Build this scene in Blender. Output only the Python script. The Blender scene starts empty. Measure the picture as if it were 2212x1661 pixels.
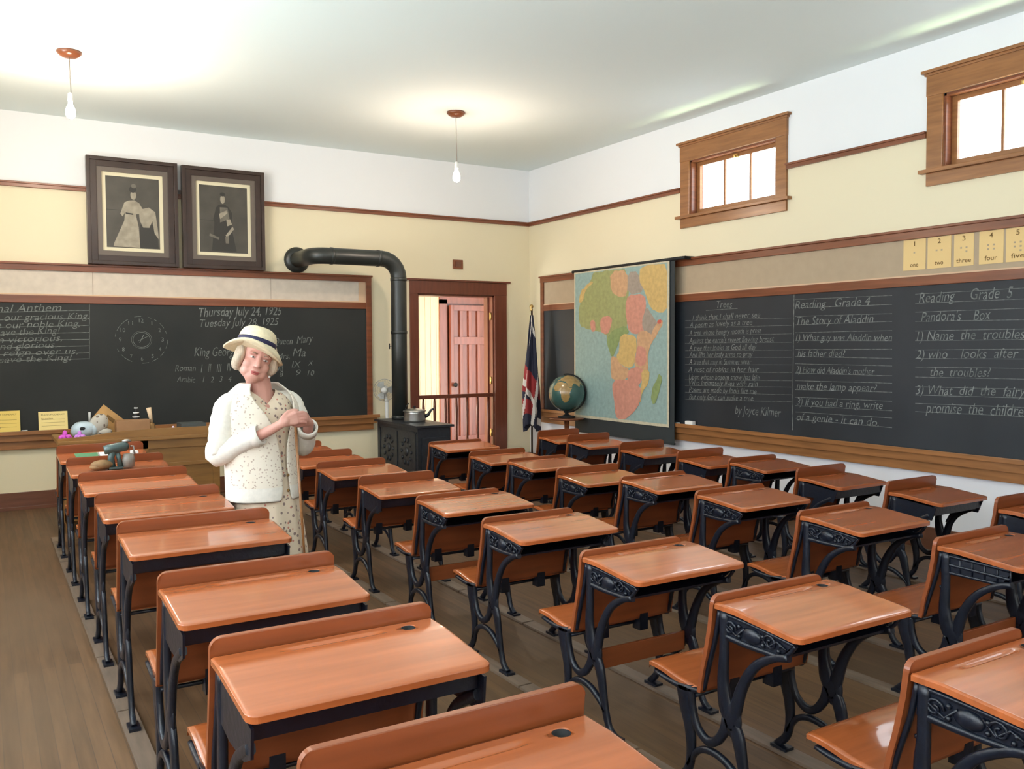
import bpy, bmesh, math, random
from mathutils import Vector, Matrix, Euler
random.seed(7)
C = bpy.context.scene.collection
PI = math.pi
sc = bpy.context.scene

# ------------------------------------------------------------------ camera
CW, CH = 2212, 1661
FPX = 1894.86281
yaw, pitch, roll = 0.545086764, -0.0434441230, -0.00494510317
CAM = Vector((-6.01150183, -9.47248699, 1.52))
_f = Vector((math.sin(yaw)*math.cos(pitch), math.cos(yaw)*math.cos(pitch), math.sin(pitch)))
_r0 = _f.cross(Vector((0, 0, 1))).normalized()
_u0 = _r0.cross(_f)
_r = _r0*math.cos(roll)+_u0*math.sin(roll)
_u = -_r0*math.sin(roll)+_u0*math.cos(roll)
camd = bpy.data.cameras.new('camera')
cam = bpy.data.objects.new('camera', camd)
C.objects.link(cam)
camd.sensor_width = 36.0
camd.sensor_fit = 'HORIZONTAL'
camd.lens = 36.0*FPX/CW
camd.clip_start = 0.02
m3 = Matrix((_r, _u, -_f)).transposed()
cam.matrix_world = Matrix.Translation(CAM) @ m3.to_4x4()
sc.camera = cam


def P(u, v, ax, val):
    """point of the photograph (2212 x 1661) put on the real plane axis = val"""
    d = _f+_r*(u-1106)/FPX+_u*(830.5-v)/FPX
    t = (val-CAM[ax])/d[ax]
    return CAM+d*t


# ------------------------------------------------------------------ view, world, daylight
sc.view_settings.view_transform = 'Standard'
sc.view_settings.look = 'None'
sc.view_settings.gamma = 1
sc.view_settings.use_curve_mapping = False
sc.view_settings.exposure = 0.27

w = bpy.data.worlds.new('world')
sc.world = w
w.use_nodes = True
bg = w.node_tree.nodes['Background']
bg.inputs[0].default_value = (0.86, 0.94, 1.0, 1)
bg.inputs[1].default_value = 6.0

ROOM_W, ROOM_D, ROOM_H = -7.6, -11.3, 3.733


def area(name, loc, direction, sx, sy, power, col):
    l = bpy.data.lights.new(name, 'AREA')
    l.shape = 'RECTANGLE'
    l.size = sx
    l.size_y = sy
    l.energy = power
    l.color = col
    o = bpy.data.objects.new(name, l)
    C.objects.link(o)
    o.location = loc
    o.rotation_euler = Vector(direction).to_track_quat('-Z', 'Y').to_euler()
    return o


WIN_L = [(-10.4, -9.1), (-8.3, -7.0), (-6.2, -4.9), (-4.1, -2.8)]
for k, (a, b) in enumerate(WIN_L):
    area('daylight_left', (ROOM_W-0.45, (a+b)/2, 2.2), (1, 0, -0.02), 1.3, 2.4, 54, (0.78, 0.88, 1.0))
    # sunlit ground outside bouncing up onto the ceiling
    area('ground_bounce_left', (ROOM_W-1.5, (a+b)/2, 0.2), (1, 0, 1.0), 1.6, 1.6, 320, (0.80, 0.98, 0.95))
for (a, b) in [(-4.05, -2.96), (-6.7, -5.61), (-9.35, -8.26)]:
    area('ground_bounce_right', (1.55, (a+b)/2, 0.3), (-1.3, 0, 2.6), 1.3, 0.5, 110, (0.80, 1.0, 0.55))
for xx in (-6.2, -3.0):
    area('daylight_rear', (xx, ROOM_D-0.5, 2.1), (0, 1, -0.08), 1.3, 2.4, 5, (0.92, 0.96, 1.0))


# ------------------------------------------------------------------ materials
def mat(name, col, rough=0.6, metal=0.0, noise=0.0, nscale=8.0, stretch=(1, 1, 1), col2=None, bump=0.0,
        coat=0.0, emit=None, estr=0.0, spec=0.5, objrand=0.0, detail=4):
    m = bpy.data.materials.new(name)
    m.use_nodes = True
    nt = m.node_tree
    b = nt.nodes['Principled BSDF']
    b.inputs['Base Color'].default_value = (*col, 1)
    b.inputs['Roughness'].default_value = rough
    b.inputs['Metallic'].default_value = metal
    b.inputs['Specular IOR Level'].default_value = spec
    if coat:
        b.inputs['Coat Weight'].default_value = coat
        b.inputs['Coat Roughness'].default_value = 0.07
    if emit:
        b.inputs['Emission Color'].default_value = (*emit, 1)
        b.inputs['Emission Strength'].default_value = estr
    if noise or col2:
        tc = nt.nodes.new('ShaderNodeTexCoord')
        mp = nt.nodes.new('ShaderNodeMapping')
        mp.inputs['Scale'].default_value = stretch
        nz = nt.nodes.new('ShaderNodeTexNoise')
        nz.inputs['Scale'].default_value = nscale
        nz.inputs['Detail'].default_value = detail
        nt.links.new(tc.outputs['Object'], mp.inputs[0])
        nt.links.new(mp.outputs[0], nz.inputs['Vector'])
        mx = nt.nodes.new('ShaderNodeMix')
        mx.data_type = 'RGBA'
        rp = nt.nodes.new('ShaderNodeMapRange')
        rp.inputs[1].default_value = 0.3
        rp.inputs[2].default_value = 0.7
        nt.links.new(nz.outputs['Fac'], rp.inputs[0])
        nt.links.new(rp.outputs[0], mx.inputs[0])
        c2 = col2 if col2 else tuple(c*(1-noise) for c in col)
        mx.inputs[6].default_value = (*col, 1)
        mx.inputs[7].default_value = (*c2, 1)
        out = mx.outputs[2]
        if objrand:
            oi = nt.nodes.new('ShaderNodeObjectInfo')
            hs = nt.nodes.new('ShaderNodeHueSaturation')
            mr = nt.nodes.new('ShaderNodeMapRange')
            mr.inputs[3].default_value = 1-objrand
            mr.inputs[4].default_value = 1+objrand
            nt.links.new(oi.outputs['Random'], mr.inputs[0])
            nt.links.new(mr.outputs[0], hs.inputs['Value'])
            nt.links.new(out, hs.inputs['Color'])
            out = hs.outputs[0]
        nt.links.new(out, b.inputs['Base Color'])
        if bump:
            bp = nt.nodes.new('ShaderNodeBump')
            bp.inputs['Strength'].default_value = bump
            bp.inputs['Distance'].default_value = 0.01
            nt.links.new(nz.outputs['Fac'], bp.inputs['Height'])
            nt.links.new(bp.outputs[0], b.inputs['Normal'])
    return m


def paint_two_tone(name):
    """white paint above the picture rail, cream paint below it"""
    m = mat(name, (0.8, 0.8, 0.8), 0.85, noise=0.03, nscale=3)
    nt = m.node_tree
    b = nt.nodes['Principled BSDF']
    g = nt.nodes.new('ShaderNodeNewGeometry')
    sp = nt.nodes.new('ShaderNodeSeparateXYZ')
    gt = nt.nodes.new('ShaderNodeMath')
    gt.operation = 'GREATER_THAN'
    gt.inputs[1].default_value = 3.05
    nt.links.new(g.outputs['Position'], sp.inputs[0])
    nt.links.new(sp.outputs['Z'], gt.inputs[0])
    mx = nt.nodes.new('ShaderNodeMix')
    mx.data_type = 'RGBA'
    mx.inputs[6].default_value = (0.78, 0.700, 0.50, 1)
    mx.inputs[7].default_value = (0.80, 0.815, 0.83, 1)
    nt.links.new(gt.outputs[0], mx.inputs[0])
    nt.links.new(mx.outputs[2], b.inputs['Base Color'])
    return m


def plank_floor():
    m = bpy.data.materials.new('plank_floor')
    m.use_nodes = True
    nt = m.node_tree
    b = nt.nodes['Principled BSDF']
    g = nt.nodes.new('ShaderNodeNewGeometry')
    mp = nt.nodes.new('ShaderNodeMapping')
    mp.inputs['Rotation'].default_value = (0, 0, PI/2)
    br = nt.nodes.new('ShaderNodeTexBrick')
    br.inputs['Scale'].default_value = 1
    br.inputs['Brick Width'].default_value = 3.2
    br.inputs['Row Height'].default_value = 0.058
    br.inputs['Mortar Size'].default_value = 0.0018
    br.inputs['Mortar Smooth'].default_value = 0.3
    br.inputs['Color1'].default_value = (0.160, 0.085, 0.040, 1)
    br.inputs['Color2'].default_value = (0.112, 0.060, 0.029, 1)
    br.inputs['Mortar'].default_value = (0.085, 0.050, 0.030, 1)
    nt.links.new(g.outputs['Position'], mp.inputs[0])
    nt.links.new(mp.outputs[0], br.inputs['Vector'])
    m2 = nt.nodes.new('ShaderNodeMapping')
    m2.inputs['Scale'].default_value = (14, 1.0, 1)
    nz = nt.nodes.new('ShaderNodeTexNoise')
    nz.inputs['Scale'].default_value = 2.5
    nz.inputs['Detail'].default_value = 8
    nt.links.new(g.outputs['Position'], m2.inputs[0])
    nt.links.new(m2.outputs[0], nz.inputs['Vector'])
    n2 = nt.nodes.new('ShaderNodeTexNoise')
    n2.inputs['Scale'].default_value = 0.9
    n2.inputs['Detail'].default_value = 5
    nt.links.new(g.outputs['Position'], n2.inputs['Vector'])
    mx = nt.nodes.new('ShaderNodeMix')
    mx.data_type = 'RGBA'
    mx.blend_type = 'MULTIPLY'
    mx.inputs[0].default_value = 0.7
    rp = nt.nodes.new('ShaderNodeMapRange')
    rp.inputs[1].default_value = 0.3
    rp.inputs[2].default_value = 0.7
    rp.inputs[3].default_value = 0.62
    rp.inputs[4].default_value = 1.2
    nt.links.new(nz.outputs['Fac'], rp.inputs[0])
    nt.links.new(br.outputs['Color'], mx.inputs[6])
    nt.links.new(rp.outputs[0], mx.inputs[7])
    mw = nt.nodes.new('ShaderNodeMix')      # grey foot wear
    mw.data_type = 'RGBA'
    mw.inputs[7].default_value = (0.135, 0.084, 0.048, 1)
    r2 = nt.nodes.new('ShaderNodeMapRange')
    r2.inputs[1].default_value = 0.42
    r2.inputs[2].default_value = 0.72
    r2.inputs[4].default_value = 0.7
    nt.links.new(n2.outputs['Fac'], r2.inputs[0])
    nt.links.new(r2.outputs[0], mw.inputs[0])
    nt.links.new(mx.outputs[2], mw.inputs[6])
    nt.links.new(mw.outputs[2], b.inputs['Base Color'])
    b.inputs['Roughness'].default_value = 0.48
    b.inputs['Specular IOR Level'].default_value = 0.35
    return m


def dotted(name, base, dots, scale, size, rough=0.85, c3=None):
    m = bpy.data.materials.new(name)
    m.use_nodes = True
    nt = m.node_tree
    b = nt.nodes['Principled BSDF']
    b.inputs['Roughness'].default_value = rough
    tc = nt.nodes.new('ShaderNodeTexCoord')
    v = nt.nodes.new('ShaderNodeTexVoronoi')
    v.inputs['Scale'].default_value = scale
    lt = nt.nodes.new('ShaderNodeMath')
    lt.operation = 'LESS_THAN'
    lt.inputs[1].default_value = size
    nt.links.new(tc.outputs['Object'], v.inputs['Vector'])
    nt.links.new(v.outputs['Distance'], lt.inputs[0])
    mx = nt.nodes.new('ShaderNodeMix')
    mx.data_type = 'RGBA'
    mx.inputs[6].default_value = (*base, 1)
    mx.inputs[7].default_value = (*dots, 1)
    nt.links.new(lt.outputs[0], mx.inputs[0])
    out = mx.outputs[2]
    if c3:
        v2 = nt.nodes.new('ShaderNodeTexVoronoi')
        v2.inputs['Scale'].default_value = scale*0.8
        l2 = nt.nodes.new('ShaderNodeMath')
        l2.operation = 'LESS_THAN'
        l2.inputs[1].default_value = size*0.6
        mp = nt.nodes.new('ShaderNodeMapping')
        mp.inputs['Location'].default_value = (3.1, 1.7, 0.4)
        nt.links.new(tc.outputs['Object'], mp.inputs[0])
        nt.links.new(mp.outputs[0], v2.inputs['Vector'])
        nt.links.new(v2.outputs['Distance'], l2.inputs[0])
        m2 = nt.nodes.new('ShaderNodeMix')
        m2.data_type = 'RGBA'
        m2.inputs[7].default_value = (*c3, 1)
        nt.links.new(l2.outputs[0], m2.inputs[0])
        nt.links.new(out, m2.inputs[6])
        out = m2.outputs[2]
    nt.links.new(out, b.inputs['Base Color'])
    return m


M = {}
M['wall'] = paint_two_tone('wall_paint')
M['wall_r'] = paint_two_tone('wall_paint_right')
nt_ = M['wall_r'].node_tree
low = nt_.nodes.new('ShaderNodeMath')
low.operation = 'LESS_THAN'
low.inputs[1].default_value = 0.6
spn = [n for n in nt_.nodes if n.type == 'SEPXYZ'][0]
nt_.links.new(spn.outputs['Z'], low.inputs[0])
ml = nt_.nodes.new('ShaderNodeMix')
ml.data_type = 'RGBA'
ml.inputs[7].default_value = (0.80, 0.79, 0.82, 1)
bs = nt_.nodes['Principled BSDF']
src_ = bs.inputs['Base Color'].links[0].from_socket
nt_.links.new(src_, ml.inputs[6])
nt_.links.new(low.outputs[0], ml.inputs[0])
nt_.links.new(ml.outputs[2], bs.inputs['Base Color'])
M['ceiling'] = mat('ceiling_paint', (0.79, 0.865, 0.85), 0.85)
M['floor'] = plank_floor()
M['trim'] = mat('red_brown_trim', (0.235, 0.075, 0.032), 0.28, noise=0.35, nscale=6, stretch=(1, 1, 10))
M['trimx'] = mat('red_brown_trim_x', (0.235, 0.075, 0.032), 0.28, noise=0.35, nscale=2, stretch=(1, 1, 14))
M['fir'] = mat('golden_fir', (0.36, 0.155, 0.055), 0.28, noise=0.35, nscale=3, stretch=(1, 1, 12))
M['base'] = mat('baseboard_wood', (0.18, 0.07, 0.04), 0.35, noise=0.3, nscale=3, stretch=(1, 1, 12))
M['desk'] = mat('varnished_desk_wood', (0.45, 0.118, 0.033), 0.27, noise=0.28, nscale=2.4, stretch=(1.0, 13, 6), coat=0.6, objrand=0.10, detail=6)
M['desk_shaded'] = mat('varnished_panel_shaded', (0.27, 0.068, 0.020), 0.36, noise=0.25, nscale=2.4, stretch=(1.0, 8, 10), coat=0.15, objrand=0.10)  # desk wood for backrests and lower rails, shade darkened into its colour
M['iron'] = mat('black_cast_iron', (0.006, 0.009, 0.019), 0.34, noise=0.4, nscale=40, bump=0.2, spec=0.5)
M['iron2'] = mat('stove_iron', (0.022, 0.026, 0.034), 0.42, noise=0.5, nscale=25, bump=0.3, spec=0.6)
M['pipe'] = mat('stove_pipe', (0.022, 0.026, 0.024), 0.38, spec=0.6, noise=0.3, nscale=4)
M['board'] = mat('slate_board', (0.014, 0.017, 0.017), 0.55, col2=(0.026, 0.028, 0.027), nscale=1.4, spec=0.35)
M['boardr'] = mat('slate_board_blue', (0.013, 0.017, 0.022), 0.50, col2=(0.024, 0.029, 0.036), nscale=1.2, spec=0.4)
M['chalk'] = mat('chalk', (0.25, 0.265, 0.255), 0.95, col2=(0.09, 0.10, 0.095), nscale=30)
M['band'] = mat('pale_tack_strip', (0.66, 0.58, 0.49), 0.8, noise=0.12, nscale=14)
M['bandr'] = mat('tan_tack_strip', (0.44, 0.34, 0.23), 0.8, noise=0.06, nscale=14)
M['seam'] = mat('strip_seam', (0.40, 0.33, 0.26), 0.8)
M['ledge'] = mat('pale_ledge', (0.62, 0.42, 0.27), 0.5)
M['black'] = mat('matte_black', (0.006, 0.006, 0.007), 0.7)
M['darkwood'] = mat('dark_frame_wood', (0.045, 0.024, 0.017), 0.3, noise=0.3, nscale=8)
M['frame_in'] = mat('frame_inner_grey', (0.125, 0.100, 0.082), 0.45)
M['mount'] = mat('cream_mount', (0.72, 0.66, 0.47), 0.7)
M['photo_bg'] = mat('photo_grey', (0.075, 0.068, 0.055), 0.5, noise=0.35, nscale=5)
M['photo_mid'] = mat('photo_mid', (0.16, 0.145, 0.115), 0.5, noise=0.3, nscale=14)
M['photo_lt'] = mat('photo_light', (0.36, 0.32, 0.245), 0.5, noise=0.35, nscale=14)
M['photo_dk'] = mat('photo_dark', (0.028, 0.026, 0.022), 0.5)
M['white'] = mat('white', (0.82, 0.82, 0.80), 0.6)
M['brass'] = mat('brass', (0.55, 0.38, 0.14), 0.35, metal=0.9)
M['steel'] = mat('worn_steel', (0.46, 0.45, 0.43), 0.32, metal=0.9, noise=0.3, nscale=9)
M['yellow'] = mat('yellow_card', (0.80, 0.60, 0.16), 0.7)
M['yellow2'] = mat('pale_yellow_card', (0.86, 0.70, 0.30), 0.7)
M['numcard'] = mat('number_card', (0.76, 0.54, 0.24), 0.7)
M['ink'] = mat('brown_ink', (0.16, 0.085, 0.02), 0.8)
M['oak'] = mat('oak', (0.30, 0.145, 0.040), 0.35, noise=0.3, nscale=3, stretch=(1, 1, 8))
M['bulb'] = mat('lit_bulb', (1, 1, 1), 0.3, emit=(1.0, 0.92, 0.78), estr=25)
M['cord'] = mat('cord', (0.35, 0.30, 0.25), 0.7)
M['hallwall'] = mat('hall_boards', (0.76, 0.58, 0.40), 0.6, noise=0.08, nscale=6, stretch=(8, 1, 1))
M['hallred'] = mat('hall_red_wood', (0.25, 0.07, 0.042), 0.3, noise=0.25, nscale=4, stretch=(8, 1, 1))
M['doorred'] = mat('door_frame_wood', (0.185, 0.052, 0.028), 0.3, noise=0.3, nscale=3, stretch=(10, 1, 1))
M['runner'] = mat('grey_brown_runner', (0.20, 0.14, 0.10), 0.5, noise=0.3, nscale=5, stretch=(8, 1, 1))


def glass_mat():
    m = bpy.data.materials.new('window_glass')
    m.use_nodes = True
    nt = m.node_tree
    nt.nodes.clear()
    o = nt.nodes.new('ShaderNodeOutputMaterial')
    t = nt.nodes.new('ShaderNodeBsdfTransparent')
    g = nt.nodes.new('ShaderNodeBsdfGlossy')
    g.inputs['Roughness'].default_value = 0.02
    mx = nt.nodes.new('ShaderNodeMixShader')
    mx.inputs[0].default_value = 0.06
    nt.links.new(t.outputs[0], mx.inputs[1])
    nt.links.new(g.outputs[0], mx.inputs[2])
    nt.links.new(mx.outputs[0], o.inputs[0])
    return m


M['glass'] = glass_mat()


# ------------------------------------------------------------------ mesh helpers
def add_box(bm, x0, x1, y0, y1, z0, z1, mi=0, M4=None):
    vs = [Vector((x, y, z)) for x in (x0, x1) for y in (y0, y1) for z in (z0, z1)]
    if M4 is not None:
        vs = [M4 @ v for v in vs]
    v = [bm.verts.new(p) for p in vs]
    for idx in ((0, 1, 3, 2), (4, 6, 7, 5), (0, 4, 5, 1), (2, 3, 7, 6), (0, 2, 6, 4), (1, 5, 7, 3)):
        f = bm.faces.new([v[i] for i in idx])
        f.material_index = mi


def catmull(pts, n=6):
    pts = [Vector(p) for p in pts]
    if len(pts) < 3:
        return pts
    e = [pts[0]*2-pts[1]]+pts+[pts[-1]*2-pts[-2]]
    out = []
    for i in range(1, len(e)-2):
        p0, p1, p2, p3 = e[i-1:i+3]
        for k in range(n):
            t = k/n
            out.append(0.5*((2*p1)+(p2-p0)*t+(2*p0-5*p1+4*p2-p3)*t*t+(-p0+3*p1-3*p2+p3)*t**3))
    out.append(pts[-1])
    return out


def add_tube(bm, pts, rad, seg=10, mi=0, cap=True, squash=None):
    pts = [Vector(p) for p in pts]
    n = len(pts)
    rads = rad if isinstance(rad, (list, tuple)) else [rad]*n
    rings = []
    up = None
    for i, p in enumerate(pts):
        t = (pts[min(i+1, n-1)]-pts[max(i-1, 0)]).normalized()
        if up is None:
            a = Vector((0, 0, 1)) if abs(t.z) < 0.9 else Vector((1, 0, 0))
            up = (a-t*a.dot(t)).normalized()
        else:
            up = (up-t*up.dot(t)).normalized()
        s = t.cross(up)
        rings.append([bm.verts.new(p+(up*math.cos(2*PI*k/seg)+s*math.sin(2*PI*k/seg))*rads[i]) for k in range(seg)])
    for i in range(n-1):
        for k in range(seg):
            f = bm.faces.new((rings[i][k], rings[i][(k+1) % seg], rings[i+1][(k+1) % seg], rings[i+1][k]))
            f.smooth = True
            f.material_index = mi
    if cap:
        for r, rev in ((rings[0], True), (rings[-1], False)):
            f = bm.faces.new(list(reversed(r)) if rev else r)
            f.material_index = mi


def add_lathe(bm, prof, loc=(0, 0, 0), seg=24, mi=0, M4=None):
    rings = []
    loc = Vector(loc)
    for (r, z) in prof:
        ring = []
        for k in range(seg):
            p = Vector((r*math.cos(2*PI*k/seg), r*math.sin(2*PI*k/seg), z))
            if M4 is not None:
                p = M4 @ p
            ring.append(bm.verts.new(p+loc))
        rings.append(ring)
    for i in range(len(rings)-1):
        for k in range(seg):
            f = bm.faces.new((rings[i][k], rings[i][(k+1) % seg], rings[i+1][(k+1) % seg], rings[i+1][k]))
            f.smooth = True
            f.material_index = mi
    for r, rev in ((rings[0], True), (rings[-1], False)):
        try:
            f = bm.faces.new(list(reversed(r)) if rev else r)
            f.material_index = mi
        except ValueError:
            pass


def add_poly(bm, pts, normal, depth, mi=0):
    """extruded polygon: pts 3-D coplanar, thickness depth along normal"""
    nrm = Vector(normal)
    a = [bm.verts.new(Vector(p)) for p in pts]
    b = [bm.verts.new(Vector(p)+nrm*depth) for p in pts]
    n = len(pts)
    for f in (bm.faces.new(a), bm.faces.new(list(reversed(b)))):
        f.material_index = mi
    for i in range(n):
        f = bm.faces.new((a[i], b[i], b[(i+1) % n], a[(i+1) % n]))
        f.material_index = mi


def add_ell(bm, loc, r, rot=None, sub=3, mi=0):
    m = Matrix.Translation(Vector(loc))
    if rot:
        m = m @ Euler(rot).to_matrix().to_4x4()
    m = m @ Matrix.Diagonal((*r, 1))
    g = bmesh.ops.create_icosphere(bm, subdivisions=sub, radius=1, matrix=m)
    for v in g['verts']:
        for f in v.link_faces:
            f.smooth = True
            f.material_index = mi


def add_limb(bm, pts, radii, n=5, seg=12):
    P2 = catmull(pts, n)
    R = []
    k = len(pts)-1
    for i in range(len(P2)):
        t = i/(len(P2)-1)*k
        a = min(int(t), k-1)
        R.append(radii[a]+(radii[a+1]-radii[a])*(t-a))
    add_tube(bm, P2, R, seg)
    for p, r in ((P2[0], R[0]), (P2[-1], R[-1])):
        add_ell(bm, p, (r, r, r), sub=2)


def fix(bm):
    bmesh.ops.recalc_face_normals(bm, faces=bm.faces)


def mesh(name, bm, mats, bevel=0.0, smooth=False):
    fix(bm)
    if bevel:
        es = [e for e in bm.edges if len(e.link_faces) == 2 and e.calc_face_angle(0) > 0.6]
        bmesh.ops.bevel(bm, geom=es, offset=bevel, segments=2, affect='EDGES', profile=0.7)
    me = bpy.data.meshes.new(name)
    bm.to_mesh(me)
    bm.free()
    if not isinstance(mats, (list, tuple)):
        mats = [mats]
    for q in mats:
        me.materials.append(q)
    if smooth:
        for f in me.polygons:
            f.use_smooth = True
    return me


def put(name, me, parent=None, loc=(0, 0, 0), rot=(0, 0, 0)):
    o = bpy.data.objects.new(name, me)
    C.objects.link(o)
    if parent:
        o.parent = parent
    o.location = loc
    o.rotation_euler = rot
    return o


def obj(name, bm, mats, parent=None, loc=(0, 0, 0), rot=(0, 0, 0), bevel=0.0, smooth=False):
    return put(name, mesh(name, bm, mats, bevel, smooth), parent, loc, rot)


def tag(o, label=None, cat=None, group=None, kind=None):
    if label:
        o['label'] = label
    if cat:
        o['category'] = cat
    if group:
        o['group'] = group
    if kind:
        o['kind'] = kind
    return o


def thing(name, label, cat, loc=(0, 0, 0), rot=(0, 0, 0), group=None):
    o = bpy.data.objects.new(name, None)
    o.empty_display_size = 0.1
    C.objects.link(o)
    o.location = loc
    o.rotation_euler = rot
    return tag(o, label, cat, group)


def struct(name, bm, mats, parent=None, bevel=0.0, label=None):
    o = obj(name, bm, mats, parent, bevel=bevel)
    if parent is None:
        o['kind'] = 'structure'
        if label:
            o['label'] = label
    return o


def baked(src_me, mods):
    """evaluate modifiers on a mesh and return the resulting mesh"""
    o = bpy.data.objects.new('tmp', src_me)
    C.objects.link(o)
    extra = []
    for kind, kw in mods:
        md = o.modifiers.new('m', kind)
        for k, v in kw.items():
            if k == 'cutter':
                c = bpy.data.objects.new('cut', v)
                C.objects.link(c)
                extra.append(c)
                md.object = c
            else:
                setattr(md, k, v)
    dg = bpy.context.evaluated_depsgraph_get()
    me = bpy.data.meshes.new_from_object(o.evaluated_get(dg))
    bpy.data.objects.remove(o)
    for c in extra:
        bpy.data.objects.remove(c)
    return me


def text_bm(s, size, bold=0.0, shear=0.0, depth=0.0):
    """outline of a line of writing as a bmesh in the xy plane, origin at its left baseline; returns (bm, width)"""
    cu = bpy.data.curves.new('t', 'FONT')
    cu.body = s
    cu.size = size
    cu.offset = bold
    cu.shear = shear
    cu.extrude = depth
    cu.resolution_u = 3
    o = bpy.data.objects.new('t', cu)
    C.objects.link(o)
    dg = bpy.context.evaluated_depsgraph_get()
    me = bpy.data.meshes.new_from_object(o.evaluated_get(dg))
    bm = bmesh.new()
    bm.from_mesh(me)
    bpy.data.objects.remove(o)
    bpy.data.meshes.remove(me)
    xs = [v.co.x for v in bm.verts]
    return bm, (max(xs) if xs else 0.01), (min(xs) if xs else 0)


def write(dst, s, a, b, h, wall, off, bold=-0.006, shear=0.25, mi=0, jitter=True):
    """writes s between the 3-D points a and b (baseline ends) on the back ('b') or right ('r') wall"""
    tb, x1, x0 = text_bm(s, 1.0, bold, shear)
    a = Vector(a)
    b = Vector(b)
    L = (b-a).length
    d = (b-a).normalized()
    kx = L/(x1-x0)
    n = Vector((0, -1, 0)) if wall == 'b' else Vector((-1, 0, 0))
    vm = {}
    for v in tb.verts:
        dz = math.sin(v.co.x*2.3+len(s))*0.03*h if jitter else 0
        p = a+d*((v.co.x-x0)*kx)+Vector((0, 0, v.co.y*h*1.35+dz))+n*off
        vm[v] = dst.verts.new(p)
    for f in tb.faces:
        try:
            q = dst.faces.new([vm[v] for v in f.verts])
            q.material_index = mi
        except ValueError:
            pass
    tb.free()


def stroke(dst, a, b, wdt, wall, off, mi=0):
    a = Vector(a)
    b = Vector(b)
    n = Vector((0, -1, 0)) if wall == 'b' else Vector((-1, 0, 0))
    d = (b-a).normalized()
    s = d.cross(n)*wdt/2
    f = dst.faces.new([dst.verts.new(p+n*off) for p in (a-s, b-s, b+s, a+s)])
    f.material_index = mi


# ------------------------------------------------------------------ room shell
def wall_slab(bm, ax, pos0, pos1, a0, a1, z0, z1, holes):
    """slab between ax=pos0..pos1, spanning a0..a1 and z0..z1 with rectangular holes (a,b,za,zb)"""
    A = sorted({a0, a1, *[h[0] for h in holes], *[h[1] for h in holes]})
    Z = sorted({z0, z1, *[h[2] for h in holes], *[h[3] for h in holes]})
    for i in range(len(A)-1):
        for j in range(len(Z)-1):
            ca, cz = (A[i]+A[i+1])/2, (Z[j]+Z[j+1])/2
            if any(h[0] < ca < h[1] and h[2] < cz < h[3] for h in holes):
                continue
            if ax == 0:
                add_box(bm, pos0, pos1, A[i], A[i+1], Z[j], Z[j+1])
            else:
                add_box(bm, A[i], A[i+1], pos0, pos1, Z[j], Z[j+1])


bm = bmesh.new()
add_box(bm, ROOM_W-0.2, 0.15, ROOM_D-0.2, 0.22, -0.1, 0)
struct('floor', bm, M['floor'])
bm = bmesh.new()
add_box(bm, ROOM_W-0.2, 0.15, ROOM_D-0.2, 0.22, ROOM_H, ROOM_H+0.1)
struct('ceiling', bm, M['ceiling'])
DOOR = (-1.573, -0.526, 0, 2.15)
bm = bmesh.new()
wall_slab(bm, 1, 0, 0.22, ROOM_W-0.2, 0.15, 0, ROOM_H, [DOOR])
struct('wall_back', bm, M['wall'])
WIN_R = [(-4.05, -2.955), (-6.70, -5.605), (-9.35, -8.255)]
bm = bmesh.new()
wall_slab(bm, 0, 0, 0.15, ROOM_D-0.2, 0, 0, ROOM_H, [(a, b, 2.80, 3.33) for a, b in WIN_R])
struct('wall_right', bm, M['wall_r'])
bm = bmesh.new()
wall_slab(bm, 0, ROOM_W-0.2, ROOM_W, ROOM_D, 0, 0, ROOM_H, [(a, b, 0.95, 3.2) for a, b in WIN_L])
struct('wall_left', bm, M['wall'])
bm = bmesh.new()
wall_slab(bm, 1, ROOM_D-0.2, ROOM_D, ROOM_W-0.2, 0, 0, ROOM_H, [(-6.85, -5.55, 0.95, 3.2), (-3.65, -2.35, 0.95, 3.2)])
struct('wall_rear', bm, M['wall'])

# picture rail
bm = bmesh.new()
add_box(bm, ROOM_W, -0.0, -0.028, 0, 3.035, 3.083)
add_box(bm, ROOM_W, -0.0, -0.042, 0, 3.066, 3.083)
struct('trim_1', bm, M['trimx'], bevel=0.004, label='red-brown picture rail along the back wall')
bm = bmesh.new()
for a, b in ((-2.83, 0), (-5.48, -4.17), (-8.13, -6.83), (ROOM_D, -9.48)):
    add_box(bm, -0.028, 0, a, b, 3.035, 3.083)
    add_box(bm, -0.042, 0, a, b, 3.066, 3.083)
struct('trim_2', bm, M['trimx'], bevel=0.004, label='red-brown picture rail along the window wall')
# baseboards
bm = bmesh.new()
add_box(bm, ROOM_W, -1.75, -0.022, 0, 0, 0.165)
add_box(bm, ROOM_W, -1.75, -0.04, 0, 0, 0.03)
add_box(bm, -0.355, 0, -0.022, 0, 0, 0.165)
struct('baseboard_back', bm, M['base'], bevel=0.003)
bm = bmesh.new()
add_box(bm, -0.022, 0, ROOM_D, -0.022, 0, 0.165)
struct('baseboard_right', bm, M['base'], bevel=0.003)


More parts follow.
